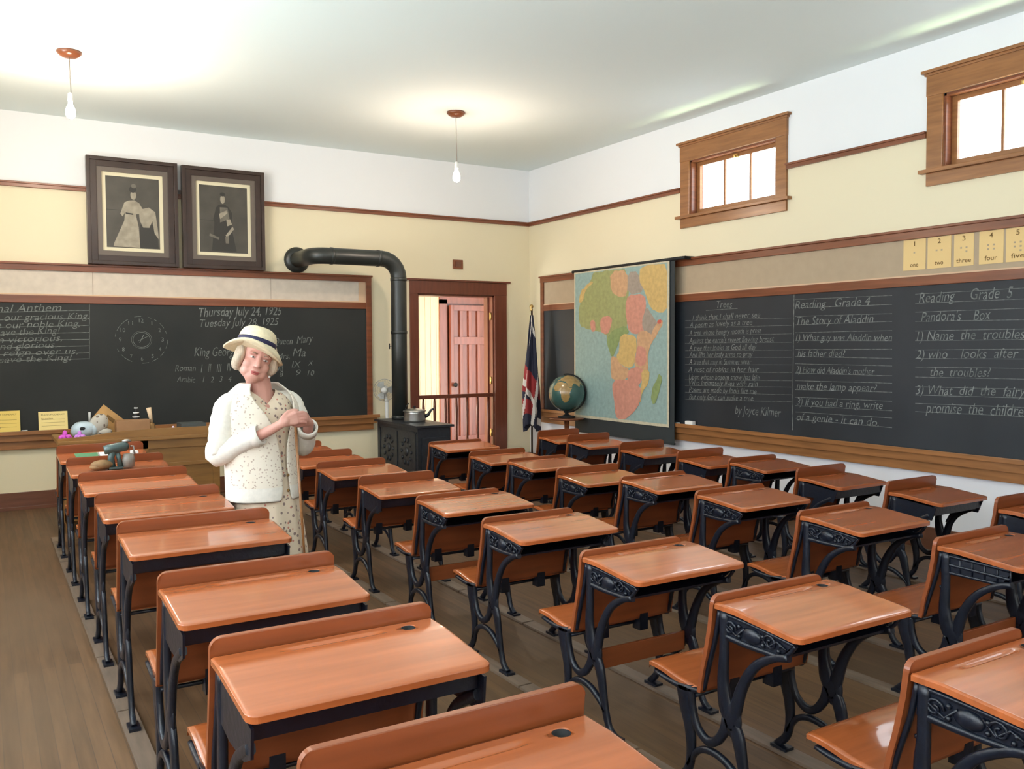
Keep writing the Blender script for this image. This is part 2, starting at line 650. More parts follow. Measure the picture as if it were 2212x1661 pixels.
# clerestory windows
def window_r(n, y0, y1):
    """y0<y1 opening limits, z 2.80..3.33"""
    zb, zt = 2.80, 3.33
    cs = 0.122
    bm = bmesh.new()
    add_box(bm, -0.022, 0, y1, y1+cs, zb, zt)                 # side casings
    add_box(bm, -0.022, 0, y0-cs, y0, zb, zt)
    add_box(bm, -0.026, 0, y0-cs-0.004, y1+cs+0.004, zt, 3.495)     # head casing
    add_box(bm, -0.05, 0, y0-cs-0.035, y1+cs+0.035, 3.495, 3.518)   # cap
    add_box(bm, -0.036, 0, y0-cs-0.015, y1+cs+0.015, 3.478, 3.495)
    add_box(bm, -0.022, 0, y0-cs, y1+cs, 2.68, 2.772)         # apron
    wf = struct('window_%d' % n, bm, M['fir'], bevel=0.003, label='small high window with golden wooden casing in the right wall')
    bm = bmesh.new()
    add_box(bm, -0.055, 0.07, y0-cs-0.045, y1+cs+0.045, 2.772, 2.80)
    obj('window_sill', bm, M['fir'], wf, bevel=0.004)
    bm = bmesh.new()
    jt = 0.018
    add_box(bm, 0.0, 0.15, y1-jt, y1, zb, zt)
    add_box(bm, 0.0, 0.15, y0, y0+jt, zb, zt)
    add_box(bm, 0.0, 0.15, y0, y1, zt-jt, zt)
    add_box(bm, 0.068, 0.15, y0, y1, zb, zb+jt)
    obj('window_jamb', bm, M['trim'], wf)
    bm = bmesh.new()
    fr = 0.042
    a, b, c, d = y0+jt, y1-jt, zb+jt, zt-jt
    add_box(bm, 0.07, 0.10, a, a+fr, c, d)
    add_box(bm, 0.07, 0.10, b-fr, b, c, d)
    add_box(bm, 0.07, 0.10, a+fr, b-fr, c, c+fr*0.9)
    add_box(bm, 0.07, 0.10, a+fr, b-fr, d-fr*0.9, d)
    for k in (1, 2):
        yy = a+fr+(b-a-2*fr)*k/3
        add_box(bm, 0.076, 0.094, yy-0.009, yy+0.009, c+fr*0.9, d-fr*0.9)
    s = obj('window_sash', bm, M['fir'], wf)
    bm = bmesh.new()
    add_box(bm, 0.084, 0.087, a+fr, b-fr, c+fr*0.9, d-fr*0.9)
    obj('pane', bm, M['glass'], s)
    bm = bmesh.new()
    ym = (a+b)/2
    add_box(bm, 0.05, 0.07, ym-0.025, ym+0.025, d-0.045, d-0.015)
    add_tube(bm, [(0.05, ym, d-0.03), (0.03, ym, d-0.035)], 0.008, 8)
    obj('window_latch', bm, M['brass'], wf)


for n, (a, b) in enumerate(WIN_R):
    window_r(n+1, a, b)


def window_big(n, ax, a, b, sgn):
    bm = bmesh.new()

    def bx(p0, p1, q0, q1, z0, z1):
        if ax == 0:
            add_box(bm, p0, p1, q0, q1, z0, z1)
        else:
            add_box(bm, q0, q1, p0, p1, z0, z1)
    W = ROOM_W if ax == 0 else ROOM_D
    bx(W, W+0.022, a-0.12, a, 0.83, 3.35)
    bx(W, W+0.022, b, b+0.12, 0.83, 3.35)
    bx(W, W+0.022, a-0.12, b+0.12, 3.2, 3.35)
    bx(W, W+0.05, a-0.15, b+0.15, 0.92, 0.95)
    bx(W-0.12, W-0.08, a, b, 0.95, 1.0)
    bx(W-0.12, W-0.08, a, b, 3.15, 3.2)
    bx(W-0.12, W-0.08, a, b, 2.05, 2.1)
    for k in range(5):
        q = a+(b-a)*k/4
        bx(W-0.12, W-0.08, max(a, q-0.02), min(b, q+0.02), 0.95, 3.2)
    o = struct('window_%d' % n, bm, M['fir'])
    bm = bmesh.new()
    bx(W-0.102, W-0.098, a, b, 0.95, 3.2)
    obj('pane', bm, M['glass'], o)


k = 4
for (a, b) in WIN_L:
    window_big(k, 0, a, b, 1)
    k += 1
for (a, b) in ((-6.85, -5.55), (-3.65, -2.35)):
    window_big(k, 1, a, b, 1)
    k += 1

# door opening with casing
bm = bmesh.new()
add_box(bm, -1.675, -1.573, -0.025, 0, 0, 2.15)
add_box(bm, -0.526, -0.355, -0.025, 0, 0, 2.15)
add_box(bm, -1.675, -0.355, -0.028, 0, 2.15, 2.305)
add_box(bm, -1.72, -0.31, -0.05, 0, 2.305, 2.325)
d1 = struct('door_1', bm, M['doorred'], bevel=0.003, label='red-brown door casing in the back wall')
bm = bmesh.new()
add_box(bm, -1.575, -1.555, 0, 0.22, 0, 2.15)
add_box(bm, -0.546, -0.526, 0, 0.22, 0, 2.15)
add_box(bm, -1.575, -0.526, 0, 0.22, 2.13, 2.15)
add_box(bm, -0.566, -0.546, 0.09, 0.12, 0, 2.13)
obj('door_jamb', bm, M['doorred'], d1)
bm = bmesh.new()
for z in (0.4, 1.05, 1.85):
    add_tube(bm, [(-0.552, 0.03, z), (-0.552, 0.03, z+0.09)], 0.009, 8)
    add_box(bm, -0.552, -0.546, 0.03, 0.07, z, z+0.09)
obj('hinge', bm, M['brass'], d1)

# hall beyond the door
HX0, HX1, HY = -3.2, 1.2, 1.9
bm = bmesh.new()
add_box(bm, HX0, HX1, 0.22, HY+0.1, -0.1, 0)
struct('floor_hall', bm, M['floor'])
bm = bmesh.new()
add_box(bm, HX0, HX1, 0.22, HY+0.1, 2.36, 2.46)
struct('ceiling_hall', bm, M['ceiling'])
bm = bmesh.new()
x = HX0
while x < -0.30:
    add_box(bm, x, x+0.082, HY, HY+0.1, 0, 2.36)
    add_box(bm, x+0.082, x+0.088, HY+0.006, HY+0.1, 0, 2.36)
    x += 0.088
add_box(bm, HX0, HX1, HY-0.02, HY+0.02, 2.24, 2.36)
struct('wall_hall_back', bm, M['hallwall'])
bm = bmesh.new()
add_box(bm, -0.22, HX1, HY+0.02, HY+0.1, 0, 2.36)
struct('wall_hall_end', bm, M['hallred'])
bm = bmesh.new()
add_box(bm, HX1, HX1+0.1, 0.22, HY+0.1, 0, 2.36)
add_box(bm, HX0-0.1, HX0, 0.22, HY+0.1, 0, 0.4)
add_box(bm, HX0-0.1, HX0, 0.22, HY+0.1, 2.1, 2.36)
struct('wall_hall_side', bm, M['hallwall'])
area('hall_daylight', (HX0+0.0, 1.0, 0.65), (1, 0.30, 0.0), 1.5, 0.8, 95, (1.0, 0.96, 0.82))
# hall door: three short panels over three long ones
bm = bmesh.new()
DX0, DX1, DY = -0.20, 0.435, HY-0.06
add_box(bm, DX0, DX1, DY, DY+0.02, 0.02, 2.12)
DX1 = DX0+0.635
add_box(bm, DX0, DX0+0.05, DY-0.034, DY, 0.02, 2.12)
add_box(bm, DX1-0.05, DX1, DY-0.034, DY, 0.02, 2.12)
for z0, z1 in ((0.02, 0.22), (1.55, 1.66), (2.04, 2.12)):
    add_box(bm, DX0+0.05, DX1-0.05, DY-0.034, DY, z0, z1)
for i in range(3):
    q = DX0+0.05+0.10+i*0.145
    add_box(bm, q, q+0.045, DY-0.034, DY, 0.22, 1.55)
    add_box(bm, q, q+0.045, DY-0.034, DY, 1.66, 2.04)
d2 = struct('door_2', bm, M['hallred'], bevel=0.004, label='red-brown panelled door in the hall')
bm = bmesh.new()
add_lathe(bm, [(0.012, 0), (0.012, 0.03), (0.03, 0.04), (0.034, 0.06), (0.02, 0.08), (0.001, 0.083)], (DX0+0.05, DY-0.022, 0.97), 16, M4=Matrix.Rotation(PI/2, 4, 'X'))
obj('door_knob', bm, M['black'], d2)
bm = bmesh.new()
add_box(bm, DX0-0.14, DX0-0.02, HY-0.03, HY+0.02, 0, 2.2)
add_box(bm, DX1+0.02, DX1+0.14, HY-0.03, HY+0.02, 0, 2.2)
add_box(bm, DX0-0.14, DX1+0.14, HY-0.03, HY+0.02, 2.14, 2.24)
obj('door_casing', bm, M['hallred'], d2)

# gate across the doorway
gt = thing('wooden_gate', 'low red-brown spindle gate across the doorway', 'gate', (-1.05, 0.03, 0))
bm = bmesh.new()
add_box(bm, -0.62, 0.50, -0.03, 0.02, 0.895, 0.94)
obj('top_rail', bm, M['doorred'], gt, bevel=0.006)
bm = bmesh.new()
add_box(bm, -0.505, 0.49, -0.02, 0.015, 0.08, 0.12)
obj('bottom_rail', bm, M['doorred'], gt, bevel=0.004)
for i in range(7):
    bm = bmesh.new()
    xx = -0.44+i*0.148
    add_tube(bm, [(xx, 0, 0.11), (xx, 0, 0.25), (xx, 0, 0.5), (xx, 0, 0.75), (xx, 0, 0.9)], [0.012, 0.02, 0.013, 0.02, 0.012], 8)
    obj('spindle', bm, M['doorred'], gt)

# ------------------------------------------------------------------ blackboards
BX0 = ROOM_W+0.35
bb = thing('chalkboard', 'long black chalkboard with brown frame on the wall behind the person', 'blackboard', (0, 0, 0))
bm = bmesh.new()
add_box(bm, BX0, -2.20, -0.018, 0, 0.70, 2.00)
obj('slate', bm, M['board'], bb)
bm = bmesh.new()
add_box(bm, BX0, -2.30, -0.014, 0, 2.02, 2.27, 0)
for u in (200, 584):
    x = P(u, 610, 1, 0)[0]
    add_box(bm, x-0.003, x+0.003, -0.0155, 0, 2.035, 2.26, 1)
add_box(bm, BX0, -2.225, -0.024, 0, 2.027, 2.040, 2)
add_box(bm, -2.31, -2.225, -0.016, 0, 2.04, 2.27, 2)
obj('tack_strip', bm, [M['band'], M['seam'], M['ledge']], bb)
bm = bmesh.new()
add_box(bm, BX0, -2.16, -0.035, 0, 2.262, 2.322)
add_box(bm, BX0, -2.15, -0.052, 0, 2.315, 2.335)
add_box(bm, BX0, -2.225, -0.03, 0, 1.955, 2.028)
add_box(bm, -2.225, -2.16, -0.033, 0, 0.72, 2.265)
obj('board_frame', bm, M['trimx'], bb, bevel=0.004)
bm = bmesh.new()
add_box(bm, BX0, -2.10, -0.095, 0, 0.712, 0.738)
add_box(bm, BX0, -2.10, -0.103, -0.09, 0.712, 0.750)
add_box(bm, BX0, -2.13, -0.075, 0, 0.65, 0.712)
add_box(bm, BX0, -2.16, -0.045, 0, 0.575, 0.65)
obj('chalk_tray', bm, M['fir'], bb, bevel=0.005)


def PB(u, v):
    return P(u, v, 1, -0.018)


bm = bmesh.new()
OFF = 0.0015
anthem = [("National Anthem", (-80, 676), (133, 671), 15), ("God save our gracious King,", (-100, 695), (192, 689), 14),
          ("Long live our noble King,", (-95, 712), (172, 705), 14), ("God save the King!", (-60, 728), (130, 720), 14),
          ("Send him victorious,", (-100, 744), (134, 736), 13), ("Happy and glorious,", (-90, 759), (122, 750), 13),
          ("Long to reign over us,", (-100, 772), (168, 764), 13), ("God save the King!", (-60, 786), (156, 778), 13)]
for s, a, b, h in anthem:
    write(bm, s, PB(*a), PB(*b), h/205, 'b', OFF)
for va, vb in ((674, 670), (690, 687), (706, 703), (721, 718), (735, 733), (750, 747), (765, 762), (779, 775)):
    stroke(bm, PB(-100, va+3), PB(193, vb+0), 0.006, 'b', OFF*0.7)
stroke(bm, PB(193, 655), PB(193, 776), 0.006, 'b', OFF)
obj('chalk_anthem', bm, M['chalk'], bb)
# chalk clock
bm = bmesh.new()
cc = PB(306, 734)


def ring(bm, c, rx, rz, wdt, n=48, gap=0.0):
    for i in range(n):
        if gap and random.random() < gap:
            continue
        a0, a1 = 2*PI*i/n, 2*PI*(i+1)/n
        stroke(bm, c+Vector((rx*math.cos(a0), 0, rz*math.sin(a0))), c+Vector((rx*math.cos(a1), 0, rz*math.sin(a1))), wdt, 'b', OFF*0.8)


ring(bm, cc, 0.245, 0.235, 0.004, gap=0.35)
ring(bm, cc, 0.08, 0.075, 0.005)
ring(bm, cc, 0.095, 0.088, 0.003)
for k in range(1, 13):
    a = PI/2-2*PI*k/12
    c = cc+Vector((0.198*math.cos(a), 0, 0.192*math.sin(a)-0.018))
    wd = 0.042 if k > 9 else (0.007 if k == 1 else 0.022)
    write(bm, str(k), c-Vector((wd/2, 0, 0)), c+Vector((wd/2, 0, 0)), 0.042, 'b', OFF, shear=0)
stroke(bm, cc-Vector((0.03, 0, 0.01)), cc+Vector((0.06, 0, 0.035)), 0.006, 'b', OFF)
stroke(bm, cc-Vector((0.02, 0, 0.03)), cc+Vector((0.02, 0, 0.05)), 0.006, 'b', OFF)
obj('chalk_clock', bm, M['chalk'], bb)
for s, a, b, h, bo in [("Thursday July 24, 1925", (430, 684), (609, 680), 19, 0.004), ("Tuesday July 28, 1925", (432, 706), (602, 702), 16, -0.003),
                       ("King George V", (420, 770), (530, 768), 19, -0.006), ("Roman", (378, 802), (423, 801), 13, -0.008),
                       ("I   II   III   IV", (434, 804), (503, 802), 17, -0.002), ("V   VI   VII", (560, 803), (612, 802), 15, -0.006),
                       ("Arabic", (382, 825), (422, 826), 12, -0.008), ("1   2   3   4", (438, 826), (500, 824), 12, -0.006), ("7    8", (578, 815), (612, 813), 12, -0.006),
                       ("Queen", (592, 745), (632, 743), 15, 0.0), ("Mary", (641, 742), (676, 739), 17, -0.006),
                       ("Mrs.", (598, 776), (626, 775), 13, -0.008), ("Ma", (632, 770), (660, 769), 18, -0.006),
                       ("IX", (630, 794), (650, 793), 14, -0.006), ("X", (665, 790), (677, 789), 11, -0.006),
                       ("9", (640, 811), (650, 811), 13, -0.006), ("10", (664, 811), (679, 811), 12, -0.006)]:
    bm = bmesh.new()
    write(bm, s, PB(*a), PB(*b), h/190, 'b', OFF, bold=bo)
    obj('chalk_writing', bm, M['chalk'], bb)

br = thing('chalkboard', 'blue-black chalkboard with ruled chalk lessons on the wall with high windows', 'blackboard', (0, 0, 0))
bm = bmesh.new()
add_box(bm, -0.018, 0, ROOM_D+0.4, -0.33, 0.70, 2.00)
obj('slate', bm, M['boardr'], br)
bm = bmesh.new()
add_box(bm, -0.014, 0, ROOM_D+0.4, -0.34, 2.02, 2.32, 0)
add_box(bm, -0.024, 0, ROOM_D+0.4, -0.36, 2.024, 2.037, 1)
obj('tack_strip', bm, [M['bandr'], M['ledge']], br)
bm = bmesh.new()
add_box(bm, -0.035, 0, ROOM_D+0.4, -0.295, 2.305, 2.37)
add_box(bm, -0.052, 0, ROOM_D+0.4, -0.285, 2.362, 2.382)
add_box(bm, -0.03, 0, ROOM_D+0.4, -0.36, 1.955, 2.026)
add_box(bm, -0.033, 0, -0.362, -0.298, 0.72, 2.31)
obj('board_frame', bm, M['trimx'], br, bevel=0.004)
bm = bmesh.new()
add_box(bm, -0.095, 0, ROOM_D+0.4, -0.27, 0.712, 0.738)
add_box(bm, -0.103, -0.09, ROOM_D+0.4, -0.27, 0.712, 0.748)
add_box(bm, -0.075, 0, ROOM_D+0.4, -0.29, 0.65, 0.712)
add_box(bm, -0.045, 0, ROOM_D+0.4, -0.30, 0.575, 0.65)
obj('chalk_tray', bm, M['fir'], br, bevel=0.005)


def PR(u, v):
    return P(u, v, 0, -0.018)


def crow(x, y, S, ox, oy):
    return PR(ox+x/S, oy+y/S)


bm = bmesh.new()
S4 = 1495/270
write(bm, "Trees", crow(490, 195, S4, 1460, 630), crow(675, 190, S4, 1460, 630), 0.075, 'r', OFF)
stroke(bm, crow(360, 225, S4, 1460, 630), crow(740, 200, S4, 1460, 630), 0.004, 'r', OFF)
poem = [("I think that I shall never see", 345, 305, 200, 1010), ("A poem as lovely as a tree", 430, 395, 165, 915),
        ("A tree whose hungry mouth is prest", 525, 495, 160, 1025), ("Against the earth's sweet flowing breast", 615, 598, 160, 1175),
        ("A tree that looks at God all day", 705, 690, 160, 965), ("And lifts her leafy arms to pray", 785, 778, 160, 920),
        ("A tree that may in Summer wear", 868, 868, 160, 905), ("A nest of robins in her hair", 960, 960, 150, 995),
        ("Upon whose bosom snow has lain", 1050, 1058, 160, 1000), ("Who intimately lives with rain", 1120, 1135, 160, 980),
        ("Poems are made by fools like me", 1200, 1225, 160, 965), ("But only God can make a tree.", 1285, 1308, 160, 935)]
for s, va, vb, xa, xb in poem:
    write(bm, s, crow(xa, va, S4, 1460, 630), crow(xb, vb, S4, 1460, 630), 0.056, 'r', OFF, bold=-0.004)
    stroke(bm, crow(110, va+2, S4, 1460, 630), crow(1390, vb+8, S4, 1460, 630), 0.0025, 'r', OFF*0.7)
write(bm, "by Joyce Kilmer", crow(710, 1460, S4, 1460, 630), crow(1260, 1498, S4, 1460, 630), 0.085, 'r', OFF)
stroke(bm, crow(1415, 30, S4, 1460, 630), crow(1395, 1655, S4, 1460, 630), 0.006, 'r', OFF)
obj('chalk_poem', bm, M['chalk'], br)
bm = bmesh.new()
S5 = 1350/260
for s, xa, va, xb, vb, h in [("Reading   Grade 4", 90, 245, 935, 205, 0.075), ("The Story of Aladdin", 110, 425, 970, 400, 0.072),
                             ("1) What guy was Aladdin when", 100, 600, 1180, 605, 0.06), ("his father died?", 120, 780, 655, 785, 0.062),
                             ("2) How did Aladdin's mother", 100, 960, 985, 985, 0.06), ("make the lamp appear?", 110, 1145, 1010, 1175, 0.065),
                             ("3) If you had a ring, write", 110, 1320, 1075, 1370, 0.065), ("of a genie - it can do.", 110, 1490, 1030, 1560, 0.065)]:
    write(bm, s, crow(xa, va, S5, 1700, 620), crow(xb, vb, S5, 1700, 620), h, 'r', OFF, bold=-0.003)
for va, vb in ((140, 95), (235, 195), (330, 298), (425, 385), (512, 488), (600, 603), (700, 697), (780, 800), (860, 885), (965, 995), (1050, 1078), (1150, 1180), (1235, 1280), (1330, 1388), (1400, 1470), (1480, 1578)):
    stroke(bm, crow(90, va, S5, 1700, 620), crow(1180, vb, S5, 1700, 620), 0.0035, 'r', OFF*0.7)
obj('chalk_questions', bm, M['chalk'], br)
bm = bmesh.new()
S6 = 1339/532
for s, xa, va, xb, vb, h in [("Reading", 768, 540, 965, 528, 0.08), ("Grade  5", 1050, 522, 1280, 512, 0.085), ("Pandora's", 780, 642, 998, 634, 0.078), ("Box", 1065, 633, 1158, 628, 0.078),
                             ("1) Name  the  troubles", 755, 745, 1345, 732, 0.075), ("2) who    looks  after", 752, 842, 1310, 838, 0.07),
                             ("the  troubles?", 830, 938, 1160, 942, 0.07), ("3) What  did  the  fairy", 750, 1035, 1350, 1048, 0.072), ("promise  the  children", 805, 1135, 1370, 1160, 0.085)]:
    write(bm, s, crow(xa, va, S6, 1680, 440), crow(xb, vb, S6, 1680, 440), h, 'r', OFF, bold=-0.004)
for va, vb in ((492, 455), (542, 515), (590, 566), (640, 630), (692, 680), (745, 738), (795, 790), (842, 845), (888, 897), (942, 955), (995, 1010), (1040, 1058), (1085, 1110), (1130, 1160)):
    stroke(bm, crow(748, va, S6, 1680, 440), crow(1400, vb, S6, 1680, 440), 0.0035, 'r', OFF*0.7)
obj('chalk_lesson', bm, M['chalk'], br)

# number cards on the tack strip
cards = [(1950, 2000, '1', 'one'), (2002, 2055, '2', 'two'), (2059, 2104, '3', 'three'), (2113, 2168, '4', 'four'), (2171, 2225, '5', 'five')]
for u0, u1, dg_, wd_ in cards:
    ya = P(u0, 550, 0, -0.02)[1]
    yb = P(u1, 550, 0, -0.02)[1]
    bm = bmesh.new()
    add_box(bm, -0.017, -0.0145, yb+0.004, ya-0.004, 2.075, 2.303, 0)
    ym = (ya+yb)/2
    dw_ = 0.004 if dg_ == '1' else 0.012
    write(bm, dg_, (-0.017, ym+dw_, 2.255), (-0.017, ym-dw_, 2.255), 0.036, 'r', 0.001, bold=0.008, shear=0, mi=1, jitter=False)
    hw = 0.022*len(wd_)/2
    write(bm, wd_, (-0.017, ym+hw, 2.10), (-0.017, ym-hw, 2.10), 0.034, 'r', 0.001, bold=0.008, shear=0, mi=1, jitter=False)
    for q in range(int(dg_)):
        yy = ym+0.02*((q % 2)*2-1 if int(dg_) > 1 else 0)
        zz = 2.205-0.028*(q//2)
        stroke(bm, (-0.017, yy+0.007, zz), (-0.017, yy-0.007, zz), 0.012, 'r', 0.001, 2)
    o = obj('number_card', bm, [M['numcard'], M['ink'], M['bandr']])
    tag(o, 'yellow number card reading %s, pinned above the right chalkboard' % wd_, 'card', 'number cards above the chalkboard')

# chalk and eraser on the right tray
bm = bmesh.new()
e = P(1491, 916, 0, -0.05)
add_box(bm, -0.075, -0.03, e[1]-0.055, e[1]+0.05, 0.7385, 0.778)
tag(obj('chalk_eraser', bm, M['white'], bevel=0.006), 'white chalk eraser on the tray of the right chalkboard', 'eraser')
bm = bmesh.new()
e = P(1462, 919, 0, -0.05)
add_tube(bm, [(-0.05, e[1]-0.04, 0.745), (-0.05, e[1]+0.03, 0.745)], 0.007, 8)
tag(obj('chalk_stick', bm, M['white']), 'short white chalk beside the eraser on the right tray', 'chalk')
bm = bmesh.new()
e = P(53, 935, 1, -0.05)
add_tube(bm, [(e[0]-0.025, -0.05, 0.746), (e[0]+0.025, -0.055, 0.746)], 0.009, 8)
tag(obj('chalk_stick', bm, M['white']), 'stub of white chalk between the yellow cards on the left tray', 'chalk')

# yellow signs on the left tray
for u0, u1, v0, v1, mt, lines, lab in [(-30, 43, 890, 938, 'yellow', ["RULES OF CONDUCT", "Be on time", "Be polite", "Work hard"], 'deep yellow card with brown lines, at the left edge of the tray'),
                                       (84, 146, 895, 937, 'yellow2', ["RULES OF CONDUCT", "for teachers"], 'pale yellow card with faint writing, nearer the teacher desk')]:
    a = P(u0, v1, 1, -0.06)
    b = P(u1, v0, 1, -0.06)
    wd = b[0]-a[0]
    hh = 0.205 if u0 < 0 else 0.185
    o = thing('yellow_sign', lab, 'sign', (a[0], -0.075, 0.739), (-0.2, 0, 0), group='yellow cards on the tray')
    bm = bmesh.new()
    add_box(bm, 0, wd, 0, 0.004, 0, hh)
    obj('card', bm, M[mt], o)
    bm = bmesh.new()
    for i, s in enumerate(lines):
        tb, x1, x0 = text_bm(s, 1.0, 0.0, 0)
        z = hh*(0.80-0.2*i)
        k_ = wd*0.8/(x1-x0) if i == 0 else 0.02
        for v in tb.verts:
            v.co = Vector((wd*0.1+(v.co.x-x0)*k_, -0.0012, z+v.co.y*0.02))
        me_ = bpy.data.meshes.new('x')
        tb.to_mesh(me_)
        tb.free()
        bm.from_mesh(me_)
    for z in (0.25, 0.42, 0.58):
        f = bm.faces.new([bm.verts.new(p) for p in ((wd*0.1, -0.001, hh*z), (wd*0.9, -0.001, hh*z), (wd*0.9, -0.001, hh*z+0.002), (wd*0.1, -0.001, hh*z+0.002))])
    obj('lettering', bm, M['ink'], o)


# ------------------------------------------------------------------ framed portraits
def portrait(x0, x1, z0, z1, label, figure):
    t = thing('framed_portrait', label, 'picture', ((x0+x1)/2, -0.082, z0), (0.0, 0, 0), group='two portraits resting on the chalkboard frame')
    W, H = x1-x0, z1-z0
    bm = bmesh.new()
    fw = 0.092

    def fr(a, b, y0, y1, mi):
        add_box(bm, -W/2+a, -W/2+b, y0, y1, a, H-a, mi)
        add_box(bm, W/2-b, W/2-a, y0, y1, a, H-a, mi)
        add_box(bm, -W/2+b, W/2-b, y0, y1, a, b, mi)
        add_box(bm, -W/2+b, W/2-b, y0, y1, H-b, H-a, mi)
    fr(0, 0.035, -0.03, 0.05, 0)
    fr(0.035, fw, -0.015, 0.04, 0)
    obj('outer_frame', bm, M['darkwood'], t, bevel=0.004)
    bm = bmesh.new()
    fr(fw, fw+0.045, -0.004, 0.03, 0)
    obj('inner_frame', bm, M['frame_in'], t)
    bm = bmesh.new()
    add_box(bm, -W/2+fw+0.045, W/2-fw-0.045, 0.018, 0.024, fw+0.045, H-fw-0.045)
    obj('mount', bm, M['mount'], t)
    bm = bmesh.new()
    q = fw+0.045+0.036
    pw_, ph_ = W-2*q, H-2*q
    add_box(bm, -pw_/2, pw_/2, 0.014, 0.018, q, H-q, 0)
    for j, (mi, poly) in enumerate(figure):
        pts = [(-pw_/2+a*pw_, 0.0135-0.0004*j, H-q-b*ph_) for a, b in poly]
        f = bm.faces.new([bm.verts.new(p) for p in pts])
        f.material_index = mi
    obj('photograph', bm, [M['photo_bg'], M['photo_mid'], M['photo_lt'], M['photo_dk']], t)


def ell(cx, cy, rx, ry, n=14):
    return [(cx+rx*math.cos(2*PI*i/n), cy+ry*math.sin(2*PI*i/n)) for i in range(n)]


figL = [(3, [(0, 0.47), (0.3, 0.47), (0.3, 0.477), (0, 0.477)]),
        (2, [(0.42, 0.33), (0.34, 0.36), (0.26, 0.52), (0.30, 0.56), (0.35, 0.50), (0.33, 0.62), (0.14, 0.93), (0.12, 0.99), (0.62, 0.99), (0.60, 0.70), (0.55, 0.52), (0.66, 0.50), (0.70, 0.46), (0.62, 0.36), (0.53, 0.32)]),
        (2, ell(0.51, 0.25, 0.055, 0.065)), (3, ell(0.50, 0.17, 0.07, 0.045)), (1, ell(0.52, 0.12, 0.05, 0.03)),
        (3, [(0.36, 0.50), (0.50, 0.51), (0.50, 0.53), (0.36, 0.52)]),
        (3, [(0.62, 0.66), (0.94, 0.66), (0.97, 0.99), (0.62, 0.99)]),
        (2, [(0.66, 0.44), (0.80, 0.41), (0.92, 0.47), (0.96, 0.70), (0.98, 0.86), (0.90, 0.78), (0.86, 0.60), (0.80, 0.70), (0.68, 0.70), (0.62, 0.60), (0.61, 0.50)])]
figR = [(3, [(0, 0.52), (0.3, 0.52), (0.3, 0.527), (0, 0.527)]),
        (3, [(0.40, 0.28), (0.34, 0.33), (0.28, 0.50), (0.30, 0.56), (0.24, 0.98), (0.76, 0.98), (0.66, 0.62), (0.68, 0.40), (0.60, 0.31), (0.54, 0.28)]),
        (2, ell(0.48, 0.20, 0.05, 0.065)), (3, ell(0.48, 0.125, 0.055, 0.03)),
        (1, [(0.42, 0.32), (0.58, 0.32), (0.62, 0.48), (0.52, 0.52), (0.42, 0.55)]),
        (2, [(0.40, 0.42), (0.56, 0.36), (0.58, 0.40), (0.42, 0.50)]), (2, [(0.55, 0.50), (0.63, 0.49), (0.67, 0.57), (0.57, 0.60)]),
        (2, [(0.68, 0.60), (0.71, 0.64), (0.56, 0.78), (0.53, 0.74)]), (1, [(0.52, 0.76), (0.60, 0.74), (0.60, 0.86), (0.53, 0.86)]), (1, [(0.20, 0.72), (0.40, 0.78), (0.39, 0.81), (0.19, 0.76)])]
portrait(-5.094, -4.260, 2.337, 3.375, 'dark framed old photograph of a standing figure in a pale gown', figL)
portrait(-4.218, -3.388, 2.337, 3.368, 'dark framed old photograph of a seated figure in dark uniform', figR)
bm = bmesh.new()
add_box(bm, -4.262, -4.212, -0.05, 0, 3.08, 3.12)
tag(obj('picture_hook', bm, M['darkwood']), 'small dark block between the two framed portraits', 'hook')

# small wooden block above the door
t = thing('wall_switch_box', 'small square brown wooden box on the wall above the door', 'box', (-1.033, 0, 2.515))
bm = bmesh.new()
add_box(bm, -0.066, 0.066, -0.02, 0, -0.055, 0.055)
obj('backplate', bm, M['trim'], t, bevel=0.003)
bm = bmesh.new()
add_box(bm, -0.036, 0.036, -0.03, -0.02, -0.032, 0.032)
obj('cover', bm, M['base'], t, bevel=0.004)


# ------------------------------------------------------------------ ceiling bulbs
def pendant(x, y, zb, label, power):
    t = thing('pendant_lamp', label, 'lamp', (x, y, ROOM_H))
    bm = bmesh.new()
    add_lathe(bm, [(0.085, 0), (0.088, -0.012), (0.07, -0.03), (0.05, -0.042), (0.01, -0.046)], seg=20)
    obj('canopy', bm, M['trim'], t)
    L = zb-ROOM_H
    bm = bmesh.new()
    add_tube(bm, [(0, 0, -0.04), (0.002, 0, L*0.4), (0.006, 0, L+0.13)], 0.004, 6)
    obj('cord', bm, M['cord'], t)
    bm = bmesh.new()
    add_lathe(bm, [(0.008, L+0.15), (0.017, L+0.14), (0.02, L+0.09), (0.018, L+0.085)], seg=14)
    obj('socket', bm, M['white'], t)
    bm = bmesh.new()
    add_lathe(bm, [(0.013, L+0.09), (0.016, L+0.065), (0.03, L+0.035), (0.036, L+0.005), (0.032, L-0.022), (0.018, L-0.038), (0.002, L-0.042)], seg=18)
    obj('bulb', bm, M['bulb'], t)
    l = bpy.data.lights.new('bulb_light', 'POINT')
    l.energy = power
    l.color = (1.0, 0.79, 0.62)
    l.shadow_soft_size = 0.05
    lo = bpy.data.objects.new('bulb_light', l)
    C.objects.link(lo)
    lo.parent = t
    lo.location = (0, 0, L-0.10)


pendant(-5.381, -2.086, 3.28, 'bare hanging bulb near the left, above the portraits', 60)
pendant(-2.102, -2.029, 3.12, 'bare hanging bulb in front of the back corner', 34)

# ------------------------------------------------------------------ student desks
MESH = {}


